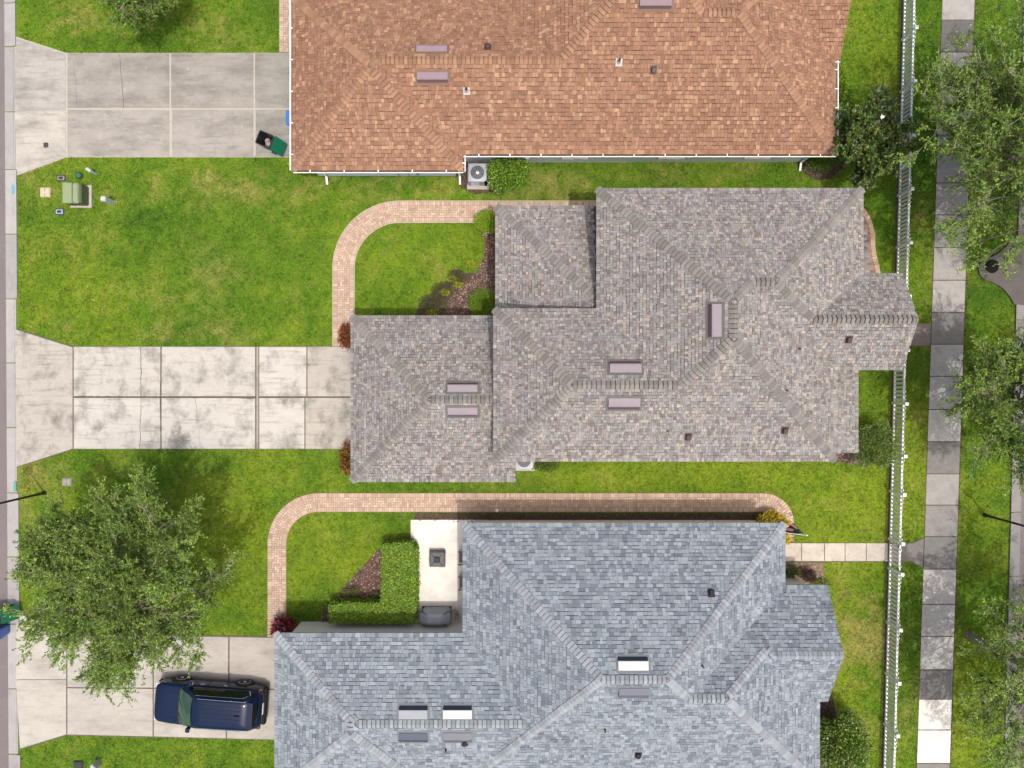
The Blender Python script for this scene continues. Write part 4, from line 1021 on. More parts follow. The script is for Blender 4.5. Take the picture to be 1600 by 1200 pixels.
shrub('foundation_shrub', 'bright green foundation shrub along the gutter edge of the brown roofed house', 1313, 130, .4, (.32, 1.0, .42), 2600, BRT + MIDG, 84, .08, .5)
shrub('foundation_shrub', 'dark green foliage under the eave corner by the downpipe and magnolia', 1285, 254, .4, (.75, .4, .4), 2000, MIDG + GLOSS, 85, .07, .5)
shrub('ti_plant', 'magenta ti plant at the corner of the bottom driveway and brick path', 446, 979, .5, (.5, .36, .5), 420, MAG, 86, .3, .22)
shrub('fern', 'small dark fern between the cream wall and the purple shrub', 1238, 893, .25, (.26, .18, .2), 120, GLOSS, 87, .2, .25)
for i, (px, py, rx_, lab) in enumerate(((707, 436, .26, 'yellow green sprig in the upper part of the olive bed'), (716, 445, .24, 'yellow green sprig in the middle of the olive bed'), (695, 457, .26, 'yellow green sprig in the lower part of the olive bed'), (676, 488, .4, 'green sprig at the eave edge of the olive bed'), (735, 412, .3, 'pale yellow weeds at the lawn edge of the mulch bed'))):
    shrub('sprig', lab, px, py, .17, (rx_ * .85, .16, .1), 220, [(.42, .40, .015), (.34, .36, .015), (.2, .25, .016)], 90 + i, .06, .45, group='sprigs in the olive bed', cat='plant')
for i, (px, py, a, b_, lab) in enumerate(((550, 925, .5, .22, 'olive green low plant at the left tip of the triangular bed'), (612, 890, .24, .8, 'olive green low plant along the upright hedge in the triangular bed'), (600, 930, .6, .22, 'olive low plant in the inner corner of the hedge'))):
    shrub('low_plant', lab, px, py, .16, (a, b_, .2), 900, [(.12, .13, .03), (.16, .14, .04), (.08, .1, .025), (.14, .10, .04)], 97 + i, .07, .4, cat='plant', group='low plants in the triangular bed')
for i, (px, py, lab) in enumerate(((648, 957, 'leafless dark weed left of the covered grill'), (714, 958, 'leafless dark weed right of the covered grill'))):
    shrub('weed', lab, px, py, .12, (.2, .3, .15), 90, [(.05, .05, .03), (.03, .03, .02)], 105 + i, .07, .3, cat='weed', group='weeds beside the grill')

for i, (px, py, a, b_, lab) in enumerate(((672, 474, .5, .4, 'lower clump of brownish olive groundcover in the bed above the garage wing'), (690, 455, .5, .42, 'middle clump of brownish olive groundcover in the bed above the garage wing'), (712, 434, .4, .36, 'upper clump of brownish olive groundcover in the bed above the garage wing'))):
    shrub('groundcover', lab, px, py, .1, (a, b_, .16), 1500, [(.09, .075, .03), (.07, .075, .025), (.11, .085, .045), (.06, .08, .02)], 110 + i, .06, .35, cat='plant', group='olive groundcover clumps')
# L-shaped clipped hedge: dense leaf skin over a dark body
hz = 1.15
def hedge():
    pts = [(598, 853), (640, 850), (648, 862), (648, 935), (646, 973), (515, 973), (514, 948), (530, 945), (597, 946)]
    poly = [P(*p, hz) for p in pts]; cx = sum(p[0] for p in poly) / len(poly); cy = sum(p[1] for p in poly) / len(poly)
    root = thing('hedge', (cx, cy, 0), 'L shaped clipped bright green hedge along the white patio', 'hedge')
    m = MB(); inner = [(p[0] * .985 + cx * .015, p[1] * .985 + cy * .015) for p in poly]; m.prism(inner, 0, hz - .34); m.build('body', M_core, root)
    rg = np.random.RandomState(5); xs = np.array([p[0] for p in poly]); ys = np.array([p[1] for p in poly])
    n = 30000; x = rg.uniform(xs.min(), xs.max(), n); y = rg.uniform(ys.min(), ys.max(), n); k = in_poly(x, y, poly); x, y = x[k], y[k]
    z = hz - .2 + .22 * vnoise(x, y, .3, 5) + rg.uniform(-.1, .05, len(x))
    pos = [np.stack([x, y, z], 1)]; nn = len(poly)
    for i in range(nn):
        a, b = poly[i], poly[(i + 1) % nn]; L = math.hypot(b[0] - a[0], b[1] - a[1]); c = int(L * hz * 900); t = rg.uniform(0, 1, c)
        off = rg.normal(0, .04, (c, 2)); pos.append(np.stack([a[0] + (b[0] - a[0]) * t + off[:, 0], a[1] + (b[1] - a[1]) * t + off[:, 1], rg.uniform(.08, hz, c)], 1))
    pos = np.concatenate(pos); n = len(pos); d = rg.normal(0, 1, (n, 3)); d[:, 2] *= .4
    leaf_cloud('foliage', pos, d, rg.uniform(.045, .085, n), .75, pal_cols(BRT + MIDG + MIDG, n, .5, 1.2), M_leaf, root, (cx, cy, 0), None, 2.2)
hedge()

# ------------------------------------------------------------------ car
def car():
    x, y = P(336, 1062, .36); yaw = math.radians(180 - 4.0)
    cx, cy = -14.02, -14.82
    root = thing('parked_car', (0, 0, 0), 'dark navy blue SUV parked on the bottom driveway under the oak', 'car')
    navy = mat('navy_paint', (.004, .011, .034, 1), rough=.16, coat=.3, spec=.15, n1=(.04, 2)); trimm = mat('car_black_trim', (.006, .006, .007, 1), rough=.6, spec=.2)
    chrome = mat('chrome', (.7, .7, .7, 1), rough=.12, metal=1.0); glass = mat('car_glass', (.006, .008, .008, 1), rough=.04, spec=.4); wind = mat('windscreen', (.035, .075, .06, 1), rough=.04, spec=.9, coat=.6)
    rub = mat('tyre_rubber', (.012, .012, .012, 1), rough=.85); alloy = mat('alloy', (.6, .6, .61, 1), rough=.35, metal=.25); red = mat('tail_lamp', (.06, .004, .004, 1), rough=.1, coat=1); lampm = mat('head_lamp', (.6, .62, .64, 1), rough=.08, coat=1)
    objs = []
    def add(m, name, mt, par=root, smooth=False):
        o = bpy.data.objects.new(name, m.mesh(name, mt, smooth)); COL.objects.link(o); o.parent = par; return o
    # lower body: lofted cross sections, front at +x
    st = [(2.40, .50, .36, .70), (2.385, .72, .30, .84), (2.30, .86, .25, .93), (2.12, .925, .22, .985), (1.75, .95, .2, 1.03), (1.3, .96, .2, 1.075), (.95, .965, .2, 1.10), (.3, .965, .2, 1.10), (-.6, .965, .2, 1.11), (-1.5, .965, .2, 1.12), (-2.0, .95, .22, 1.12), (-2.22, .91, .26, 1.10), (-2.36, .82, .32, 1.02), (-2.41, .66, .40, .86)]
    rings = []
    for X, w, zb, zt in st:
        h = zt - zb
        half = [(0, zb), (w * .86, zb), (w * .97, zb + .1 * h), (w * .985, zb + .35 * h), (w, zb + .55 * h), (w * .975, zb + .78 * h), (w * .93, zt - .05), (w * .84, zt - .012), (w * .5, zt + .012), (0, zt + .02)]
        rings.append([(X, yy, z) for yy, z in half] + [(X, -yy, z) for yy, z in half[-2:0:-1]])
    m = MB(); n = len(rings[0]); vs = [p for r in rings for p in r]; fs = []
    for k in range(len(rings) - 1):
        for i in range(n): j = (i + 1) % n; fs.append((k * n + i, k * n + j, (k + 1) * n + j, (k + 1) * n + i))
    fs.append(tuple(range(n - 1, -1, -1))); fs.append(tuple((len(rings) - 1) * n + i for i in range(n)))
    m.idx(vs, fs); body = add(m, 'body', navy, smooth=True)
    # cabin: base outline to roof outline
    def outline(xf, xr, hw, rf, rr_):
        pts = []
        for (cx_, cy_, r, a0) in ((xf - rf, hw - rf * .8, rf, 90), (xr + rr_, hw - rr_ * .8, rr_, 180)):
            pass
        out = []
        for sgn, order in ((1, 1), (-1, -1)):
            seg = []
            for i in range(6):
                t = i / 5 * math.pi / 2; seg.append((xf - rf + rf * math.cos(t), sgn * (hw - rf * .8 + rf * .8 * math.sin(t))))
            for i in range(6):
                t = math.pi / 2 + i / 5 * math.pi / 2; seg.append((xr + rr_ + rr_ * math.cos(t), sgn * (hw - rr_ * .8 + rr_ * .8 * math.sin(t))))
            out += seg if sgn > 0 else seg[::-1]
        return out
    lv = [(1.08, outline(1.15, -2.28, .89, .30, .30)), (1.42, outline(.70, -2.20, .80, .26, .26)), (1.62, outline(.42, -2.08, .70, .22, .22)), (1.70, outline(.30, -2.0, .63, .2, .2)), (1.735, outline(.0, -1.75, .45, .15, .15))]
    m = MB(); vs = [(p[0], p[1], z) for z, o in lv for p in o]; n = len(lv[0][1]); fs = []
    for k in range(len(lv) - 1):
        for i in range(n): j = (i + 1) % n; fs.append((k * n + i, k * n + j, (k + 1) * n + j, (k + 1) * n + i))
    fs.append(tuple((len(lv) - 1) * n + i for i in range(n))); m.idx(vs, fs); add(m, 'cabin', navy, smooth=True)
    # windscreen, rear window, side windows as panes just proud of the cabin
    def pane(rows, name, mt, off=.012, par=root):
        m = MB(); nr, nc = len(rows), len(rows[0]); vs = [p for r in rows for p in r]
        m.idx(vs, [(r * nc + c, r * nc + c + 1, (r + 1) * nc + c + 1, (r + 1) * nc + c) for r in range(nr - 1) for c in range(nc - 1)]); return add(m, name, mt, par, True)
    ws = []
    for X, Z, hw, bow in ((1.215, 1.10, .80, .07), (.96, 1.29, .74, .06), (.69, 1.47, .68, .055), (.47, 1.625, .62, .05)):
        ws.append([(X - bow * (u * u), hw * u, Z) for u in (-1, -.6, -.2, .2, .6, 1)])
    w_ = pane(ws, 'windscreen', wind)
    for s in (-.35, .3):
        m = MB(); m.tube((1.2, s, 1.125), (.95, s + .42, 1.30), .012, .008, 5); add(m, 'wiper', trimm, w_)
    m = MB(); m.box(1.17, 1.25, -.78, .78, 1.06, 1.10); add(m, 'cowl', trimm)
    pane([[(X + bow * (u * u), hw * u, Z) for u in (-1, -.5, 0, .5, 1)] for X, Z, hw, bow in ((-2.315, 1.16, .72, .12), (-2.26, 1.38, .66, .1), (-2.13, 1.60, .58, .08))], 'rear_window', glass)
    m = MB(); m.box(-2.22, -2.02, -.6, .6, 1.655, 1.69); add(m, 'spoiler', navy)
    for sgn in (-1, 1):
        for xs_ in ((.52, .04), (-.0, -.82), (-.90, -1.72)):
            x0, x1 = xs_
            if xs_[0] == .52: rows = [[(.86, sgn * .885, 1.13), (.03, sgn * .90, 1.13)], [(.55, sgn * .825, 1.38), (.03, sgn * .83, 1.38)], [(.28, sgn * .745, 1.58), (.03, sgn * .755, 1.58)]]
            elif xs_[0] == -.90: rows = [[(x0, sgn * .90, 1.13), (-1.85, sgn * .89, 1.18)], [(x0, sgn * .83, 1.38), (-1.95, sgn * .80, 1.36)], [(x0, sgn * .755, 1.58), (-1.72, sgn * .745, 1.56)]]
            else: rows = [[(x0, sgn * .90, 1.13), (x1, sgn * .90, 1.13)], [(x0, sgn * .83, 1.38), (x1, sgn * .83, 1.38)], [(x0, sgn * .755, 1.58), (x1, sgn * .755, 1.58)]]
            pane(rows, 'side_window', glass)
        m = MB(); m.tube((.9, sgn * .905, 1.115), (-1.9, sgn * .905, 1.15), .014, n=6); m.tube((-1.9, sgn * .905, 1.15), (-2.0, sgn * .8, 1.37), .012, n=6); m.tube((-2.0, sgn * .8, 1.37), (-1.72, sgn * .74, 1.59), .012, n=6); m.tube((-1.72, sgn * .745, 1.595), (.3, sgn * .75, 1.6), .01, n=6); add(m, 'window_trim', chrome)
        m = MB(); m.bevbox(.62, .82, sgn * .98 - (.02 if sgn > 0 else .2), sgn * .98 + (.2 if sgn > 0 else .02), 1.06, 1.22, .04); mi = add(m, 'mirror', navy)
        m = MB(); m.box(.612, .62, sgn * 1.08 - .07, sgn * 1.08 + .07, 1.09, 1.19); add(m, 'glass', chrome, mi)
        m = MB(); m.tube((.15, sgn * .66, 1.735), (-1.9, sgn * .64, 1.735), .017, n=6)
        for xx in (.15, -.6, -1.3, -1.9): m.tube((xx, sgn * .655, 1.69), (xx, sgn * .655, 1.74), .014, n=6)
        add(m, 'roof_rail', chrome)
        m = MB(); m.idx([(2.25, sgn * .56, .80), (2.30, sgn * .58, .72), (2.12, sgn * .90, .72), (1.98, sgn * .93, .83), (2.2, sgn * .6, .88)], [(0, 1, 2, 3, 4)] if sgn > 0 else [(4, 3, 2, 1, 0)])
        m.bevbox(2.08, 2.37, sgn * .72 - .14, sgn * .72 + .14, .72, .86, .03); add(m, 'headlight', lampm)
        m = MB(); m.bevbox(-2.39, -2.2, sgn * .78 - .12, sgn * .78 + .12, .84, 1.0, .04); add(m, 'tail_light', red)
        for xx in (.28, -.75): m = MB(); m.bevbox(xx - .1, xx + .1, sgn * .975 - .02, sgn * .975 + .02, .93, .965, .008); add(m, 'door_handle', chrome)
        for xx in (.98, .06, -.86, -1.62):
            m = MB(); m.box(xx - .006, xx + .006, sgn * .962 - .008, sgn * .962 + .008, .34, 1.05); add(m, 'door_seam', trimm)
        for xx in (1.42, -1.40):
            M = Matrix.Translation((xx, sgn * .87, .365)) @ Matrix.Rotation(-sgn * math.pi / 2, 4, 'X')
            m = MB(); m.lathe([(.24, -.12), (.34, -.12), (.365, -.08), (.365, .08), (.345, .115), (.255, .12)], 28, M); wh = add(m, 'wheel', rub, smooth=False)
            m = MB(); m.lathe([(.255, .06), (.262, .118), (.245, .125), (.235, .08)], 28, M)
            for sp in range(10):
                a = sp * 2 * math.pi / 10; Ms = M @ Matrix.Rotation(a, 4, 'Z'); m.box(.05, .245, -.022, .022, .085, .118, M=Ms)
            m.lathe([(.065, .07), (.065, .125), (.02, .128)], 14, M); add(m, 'rim', alloy, wh)
            m = MB(); ar = []
            for k in range(17):
                t = math.pi * k / 16; ar.append((math.cos(t), math.sin(t)))
            for k in range(16):
                (c0, s0_), (c1, s1_) = ar[k], ar[k + 1]
                for (ra, rb, y0_, y1_) in ((.39, .45, .975, .975),):
                    f = [(xx + c0 * ra, sgn * y0_, .365 + s0_ * ra), (xx + c1 * ra, sgn * y0_, .365 + s1_ * ra), (xx + c1 * rb, sgn * y1_, .365 + s1_ * rb), (xx + c0 * rb, sgn * y1_, .365 + s0_ * rb)]; m.face(f)
                    m.face([(xx + c0 * ra, sgn * .80, .365 + s0_ * ra), (xx + c1 * ra, sgn * .80, .365 + s1_ * ra), (xx + c1 * ra, sgn * y0_, .365 + s1_ * ra), (xx + c0 * ra, sgn * y0_, .365 + s0_ * ra)])
                    m.face([(xx + c0 * rb, sgn * .93, .365 + s0_ * rb), (xx + c1 * rb, sgn * .93, .365 + s1_ * rb), (xx + c1 * rb, sgn * y0_, .365 + s1_ * rb), (xx + c0 * rb, sgn * y0_, .365 + s0_ * rb)])
            m.idx([(xx + a_[0] * .392, sgn * .969, .365 + a_[1] * .392) for a_ in ar], [tuple(range(17))]); add(m, 'wheel_arch', trimm)
    m = MB(); m.bevbox(2.30, 2.425, -.5, .5, .5, .8, .03); add(m, 'grille', chrome)
    m = MB(); m.bevbox(-2.50, -2.30, -.86, .86, .38, .62, .05); add(m, 'rear_bumper', trimm)
    m = MB(); m.bevbox(2.28, 2.44, -.84, .84, .28, .46, .05); add(m, 'front_bumper', trimm)
    m = MB(); m.box(-2.435, -2.42, -.26, .26, .74, .88); add(m, 'licence_plate', M_white)
    for yy in (-.4, -.2, 0, .2, .4):
        m = MB(); m.bevbox(-1.75, .05, yy - .02, yy + .02, 1.725, 1.745, .008); add(m, 'roof_rib', navy)
    for sgn in (-1, 1):
        m = MB(); m.tube((2.25, sgn * .38, .965), (1.25, sgn * .62, 1.088), .012, n=5); add(m, 'bonnet_crease', navy)
    m = MB(); m.bevbox(-1.7, -1.45, -.03, .03, 1.735, 1.79, .02); add(m, 'antenna', trimm)
    root.scale = (1.04, 1, 1); root.location = (cx, cy, .035); root.rotation_euler = (0, 0, yaw)
car()

# ------------------------------------------------------------------ wheeled bins
def bin_(name, label, px, py, yaw, bodycol, lidcol, open_, cat='bin', group=None, z0=.036):
    x, y = P(px, py); root = thing(name, (0, 0, 0), label, cat, group)
    mb = mat('bin_' + bodycol[0], bodycol[1], rough=.45, n1=(.1, 4)); ml = mat('bin_lid_' + lidcol[0], lidcol[1], rough=.4, n1=(.1, 4))
    def add(m, nm, mt, par=root): o = bpy.data.objects.new(nm, m.mesh(nm, mt)); COL.objects.link(o); o.parent = par; return o
    # tapered open tub (front at -x, hinge at +x)
    def ring(hx, hy, z, r=.05, sh=0): return [(sh + a * (hx - (r if k else 0)), b * (hy - (0 if k else r)), z) for a, b, k in ((-1, -1, 1), (1, -1, 1), (1, -1, 0), (1, 1, 0), (1, 1, 1), (-1, 1, 1), (-1, 1, 0), (-1, -1, 0))]
    lv = [ring(.24, .22, .08), ring(.33, .29, .98), ring(.36, .32, .98), ring(.36, .32, 1.03), ring(.325, .285, 1.03), ring(.235, .215, .12)]
    m = MB(); vs = [p for r in lv for p in r]; fs = []
    for k in range(5):
        for i in range(8): fs.append((k * 8 + i, k * 8 + (i + 1) % 8, k * 8 + 8 + (i + 1) % 8, k * 8 + 8 + i))
    fs.append(tuple(range(7, -1, -1))); fs.append(tuple(range(40, 48))); m.idx(vs, fs); tub = add(m, 'tub', mb)
    m = MB(); m.tube((.40, -.24, 1.0), (.40, .24, 1.0), .02)
    for s in (-1, 1): m.tube((.33, s * .22, .98), (.41, s * .22, 1.0), .018)
    add(m, 'handle', mb, tub)
    for s in (-1, 1):
        m = MB(); m.lathe([(.04, -.03), (.12, -.03), (.12, .03), (.04, .035)], 18, Matrix.Translation((.27, s * .27, .12)) @ Matrix.Rotation(math.pi / 2, 4, 'X')); add(m, 'wheel', M_plastic_black)
    m = MB()
    if open_: Ml = Matrix.Translation((.40, 0, 1.03)) @ Matrix.Rotation(math.radians(243), 4, 'Y')
    else: Ml = Matrix.Translation((.40, 0, 1.035))
    m.bevbox(-.80, .0, -.335, .335, 0, .05, .04, M=Ml); m.bevbox(-.70, -.1, -.25, .25, .045, .085, .03, M=Ml); add(m, 'lid', ml)
    if open_:
        bag = mat('bin_bag', (.25, .2, .2, 1), rough=.4, n1=(.4, 10)); m = MB(); rg = random.Random(3)
        for (bx_, by_, r_, zz) in ((.08, -.06, .15, .62), (-.08, .08, .14, .45)):
            m.lathe([(r_ * f, zz + g * r_) for f, g in ((.5, -.8), (.95, -.3), (1, .1), (.7, .6), (.2, .85))], 9, Matrix.Translation((bx_, by_, 0)))
        add(m, 'bin_bag', bag)
    root.location = (x, y, z0); root.rotation_euler = (0, 0, yaw)
BLK = ('black', (.010, .011, .011, 1)); GRN = ('green', (.006, .11, .058, 1)); BLU = ('blue', (.03, .12, .45, 1))
bin_('wheeled_bin', 'black wheeled bin with green lid hanging open on the top driveway', 425, 229, math.radians(-22), BLK, GRN, True)
bin_('wheeled_bin', 'blue recycling bin half hidden under the brown roof gutter', 471, 197, math.radians(180), BLU, BLU, False)
bin_('wheeled_bin', 'green lidded bin standing in the gutter under the oak at the left edge', 12, 955, math.radians(8), BLK, GRN, True, z0=.02)
bin_('wheeled_bin', 'blue bin cut by the left edge below the green lidded bin', 9, 982, math.radians(180), BLU, BLU, False, z0=.02)

# ------------------------------------------------------------------ air conditioners
def condenser(label, px, py, z0=.1, s=.42):
    x, y = P(px, py, .8); root = thing('air_conditioner', (x, y, 0), label, 'air conditioner', 'air conditioners beside the houses')
    mg_ = mat('condenser_grey', C(196, 204, 216), rough=.5, n1=(.06, 4)); dk = mat('condenser_dark', (.05, .055, .065, 1), rough=.6)
    m = MB(); m.box(x - s - .1, x + s + .1, y - s - .16, y + s + .1, 0, z0); m.build('pad', mat('pad_concrete', C(214, 204, 192), rough=.9, n1=(.1, 5)), root)
    m = MB(); h = .72
    m.box(x - s + .04, x + s - .04, y - s + .04, y + s - .04, z0, z0 + h); m.build('coil', dk, root)
    m = MB()
    for a in (-1, 1):
        for b in (-1, 1): m.box(x + a * (s - .05) - .05, x + a * (s - .05) + .05, y + b * (s - .05) - .05, y + b * (s - .05) + .05, z0 + .002, z0 + h)
    for i in range(7): m.box(x - s + .02, x + s - .02, y - s + .02, y + s - .02, z0 + .06 + i * .095, z0 + .085 + i * .095)
    m.box(x + .1, x + s, y - s, y - s + .1, z0 + .004, z0 + h); m.build('cabinet', mg_, root)
    # top plate with round opening
    m = MB(); n = 32; zt = z0 + h; rr_ = s * .76
    sq = []
    for i in range(n):
        t = 2 * math.pi * i / n; c, sn = math.cos(t), math.sin(t); k = s / max(abs(c), abs(sn)); k = min(k, s * 1.28); sq.append((c * k, sn * k))
    for i in range(n):
        j = (i + 1) % n; t0, t1 = 2 * math.pi * i / n, 2 * math.pi * j / n
        a0, a1 = sq[i], sq[j]; b0, b1 = (math.cos(t0) * rr_, math.sin(t0) * rr_), (math.cos(t1) * rr_, math.sin(t1) * rr_)
        m.face([(x + a0[0], y + a0[1], zt + .03), (x + a1[0], y + a1[1], zt + .03), (x + b1[0], y + b1[1], zt + .05), (x + b0[0], y + b0[1], zt + .05)])
        m.face([(x + a0[0], y + a0[1], zt - .04), (x + a1[0], y + a1[1], zt - .04), (x + a1[0], y + a1[1], zt + .03), (x + a0[0], y + a0[1], zt + .03)])
        m.face([(x + b0[0], y + b0[1], zt + .05), (x + b1[0], y + b1[1], zt + .05), (x + b1[0], y + b1[1], zt - .16), (x + b0[0], y + b0[1], zt - .16)])
    top = m.build('top_cover', mg_, root)
    m = MB(); m.lathe([(rr_, zt - .18), (rr_, zt - .17)], 24, Matrix.Translation((x, y, 0))); m.build('fan_well', dk, top)
    blade = mat('fan_blade', C(150, 158, 170), rough=.4)
    for i in range(4):
        M = Matrix.Translation((x, y, zt - .08)) @ Matrix.Rotation(i * math.pi / 2 + .5, 4, 'Z') @ Matrix.Rotation(.35, 4, 'X'); m = MB()
        m.idx([M @ Vector(v) for v in ((.05, -.05, 0), (rr_ * .9, -.13, 0), (rr_ * .92, .1, 0), (.05, .05, 0), (.05, -.05, .008), (rr_ * .9, -.13, .008), (rr_ * .92, .1, .008), (.05, .05, .008))], [(4, 5, 6, 7), (3, 2, 1, 0), (0, 1, 5, 4), (1, 2, 6, 5), (2, 3, 7, 6), (3, 0, 4, 7)]); m.build('fan_blade', blade, top)
    m = MB(); m.lathe([(.075, zt - .1), (.075, zt + .0), (.06, zt + .012)], 16, Matrix.Translation((x, y, 0))); m.build('hub', M_gutter_white, top)
    m = MB()
    for r_ in (.1, .17, .24, .31):
        for i in range(20):
            t0, t1 = 2 * math.pi * i / 20, 2 * math.pi * (i + 1) / 20; m.tube((x + math.cos(t0) * r_, y + math.sin(t0) * r_, zt + .055), (x + math.cos(t1) * r_, y + math.sin(t1) * r_, zt + .055), .003, n=3, caps=False)
    for i in range(8):
        t = math.pi * i / 4; m.tube((x, y, zt + .058), (x + math.cos(t) * rr_ * 1.03, y + math.sin(t) * rr_ * 1.03, zt + .054), .003, n=3, caps=False)
    m.build('guard', mg_, top)
condenser('grey air conditioner unit between the garage wing and the round shrub', 746, 270)
condenser('pale air conditioner unit half under the mottled grey roof', 819, 719)

# ------------------------------------------------------------------ utilities on the upper lawn
def transformer():
    x, y = P(120, 309); root = thing('transformer', (x, y, 0), 'pale green pad mounted transformer cabinet on the upper lawn', 'transformer')
    gr = mat('transformer_green', C(166, 182, 138), rough=.5, n1=(.06, 3)); gd = mat('transformer_dark_green', C(100, 116, 76), rough=.55)
    x0, x1 = P(112, 0)[0], P(144, 0)[0]; y0, y1 = P(0, 325)[1], P(0, 290)[1]
    m = MB(); m.prism([(x0, y0), (x1 + .02, y0), (x1 + .02, y1), (x0, y1)], 0, .09); m.build('pad', mat('pad_concrete', C(214, 204, 192), rough=.9, n1=(.1, 5)), root); exb(x0, x1, y0, y1)
    hx0, hx1 = x0 + .04, x1 - .1
    m = MB(); m.bevbox(hx0, hx1, y0 + .08, y1 - .08, .09, .72, .05); m.build('cabinet', gd, root)
    m = MB(); m.bevbox(hx0 - .03, hx0 + .42, y0 + .05, y1 - .05, .60, .77, .03); m.build('hood', gr, root)
    m = MB(); m.bevbox(hx0 + .425, hx1 - .12, y0 + .05, y1 - .05, .63, .77, .06); m.build('lid', gr, root)
    m = MB(); m.box(x - .1, x + .0, y0 + .05, y0 + .078, .3, .5); m.build('lock_plate', gd, root)
transformer()
def util_box(name, label, px, py, w, d, h, col, cat, lidcol=None, slot=True, rot=0):
    x, y = P(px, py); root = thing(name, (x, y, 0), label, cat); M = Matrix.Translation((x, y, 0)) @ Matrix.Rotation(rot, 4, 'Z')
    m = MB(); m.bevbox(-w / 2, w / 2, -d / 2, d / 2, -.03, h, .035, M=M); m.build('rim', mat('util_' + name + str(px), col, rough=.7, n1=(.08, 6)), root)
    m = MB(); m.bevbox(-w / 2 + .04, w / 2 - .04, -d / 2 + .04, d / 2 - .04, h - .02, h + .012, .03, M=M); lid = m.build('lid', mat('utill_' + name + str(px), lidcol or col, rough=.7, n1=(.08, 8)), root)
    if slot: m = MB(); m.box(-.1, .1, -.06, .06, h + .0125, h + .018, M=M); m.build('reader', M_plastic_black, lid)
    else:
        for s in (-1, 1): m = MB(); m.box(-.012, .012, s * d * .25 - .05, s * d * .25 + .05, h + .0125, h + .016, M=M); m.build('lift_slot', M_plastic_black, lid)
    exb(x - w / 2, x + w / 2, y - d / 2, y + d / 2)
util_box('water_meter_box', 'grey water meter box in dry grass above the transformer', 96, 278.5, .44, .31, .045, C(70, 66, 74), 'meter box', C(172, 164, 168))
util_box('water_meter_box', 'pale blue grey water meter box below the transformer', 93.5, 331, .44, .32, .045, C(74, 84, 108), 'meter box', C(196, 208, 232))
util_box('valve_box', 'square beige concrete valve cover left of the transformer', 71, 300.5, .5, .47, .04, C(226, 208, 182), 'valve box', C(234, 216, 190), slot=False)
util_box('ground_box', 'grey concrete ground box lid near the lamp post and oak', 105, 753, .46, .4, .05, C(168, 160, 150), 'ground box', C(184, 176, 166), slot=False)
util_box('sewer_cleanout', 'small dark square cleanout cover set in the upper driveway apron', 72.5, 227, .27, .27, .045, C(70, 62, 60), 'cleanout', C(92, 82, 80), slot=False)
util_box('drain_box', 'dark box cut by the bottom edge below the bottom driveway', 123, 1195, .46, .4, .08, C(50, 54, 64), 'drain box', slot=False)
def pedestal(label, px, py, h, w, d, col, rot, lean):
    x, y = P(px, py); root = thing('utility_pedestal', (x, y, 0), label, 'pedestal'); M = Matrix.Translation((x, y, 0)) @ Matrix.Rotation(rot, 4, 'Z') @ Matrix.Rotation(lean, 4, 'X')
    mt = mat('pedestal%d' % px, col, rough=.5, n1=(.06, 6)); m = MB(); m.box(-w / 2, w / 2, -d / 2, d / 2, -.05, h * .8, M=M); m.build('base', mt, root)
    m = MB(); m.bevbox(-w / 2 - .015, w / 2 + .015, -d / 2 - .015, d / 2 + .015, h * .45, h, .03, M=M); m.build('dome', mt, root)
pedestal('pale grey utility pedestal leaning above the transformer', 147.5, 270, .55, .24, .12, C(214, 222, 216), -.6, 0.0)
pedestal('tall white utility pedestal right of the transformer', 176, 317, .85, .22, .2, C(214, 230, 224), -.1, 0.0)
pedestal('pale pedestal cut by the bottom edge beside the dark box', 156, 1190, .6, .14, .3, C(206, 210, 206), .7, .0)
x, y = P(125, 275); m = MB(); m.lathe([(.17, -.02), (.165, .12), (.14, .2), (.10, .23), (.03, .235)], 18, Matrix.Translation((x, y, 0))); root = tag(m.build('cable_dome', mat('dome_green', C(58, 118, 82), rough=.5)), 'low round dark green cable dome above the transformer', 'cable dome')

# ------------------------------------------------------------------ lamp posts
def lamp_post(label, px, py, h=4.4):
    x, y = P(px, py); root = thing('lamp_post', (x, y, 0), label, 'lamp post', 'black lamp posts'); M = Matrix.Translation((x, y, 0))
    m = MB(); m.lathe([(.10, 0), (.095, .12), (.065, .3), (.055, .9), (.05, h * .5), (.045, h)], 14, M); m.build('pole', M_black, root)
    m = MB(); m.lathe([(.05, h), (.14, h + .04), (.16, h + .08), (.05, h + .12)], 14, M); m.build('collar', M_black, root)
    m = MB(); m.lathe([(.12, h + .12), (.19, h + .25), (.2, h + .45), (.15, h + .55)], 16, M); m.build('globe', M_lamp, root)
    m = MB(); m.lathe([(.22, h + .55), (.14, h + .65), (.03, h + .72), (.02, h + .85)], 14, M); m.build('cap', M_black, root)
lamp_post('black lamp post at the left kerb above the oak tree', 70, 770)
lamp_post('black lamp post on the right verge level with the garden gate', 1538, 804.5)
lamp_post('black lamp post on the right verge near the bottom, under the sparse oak', 1533, 1057)

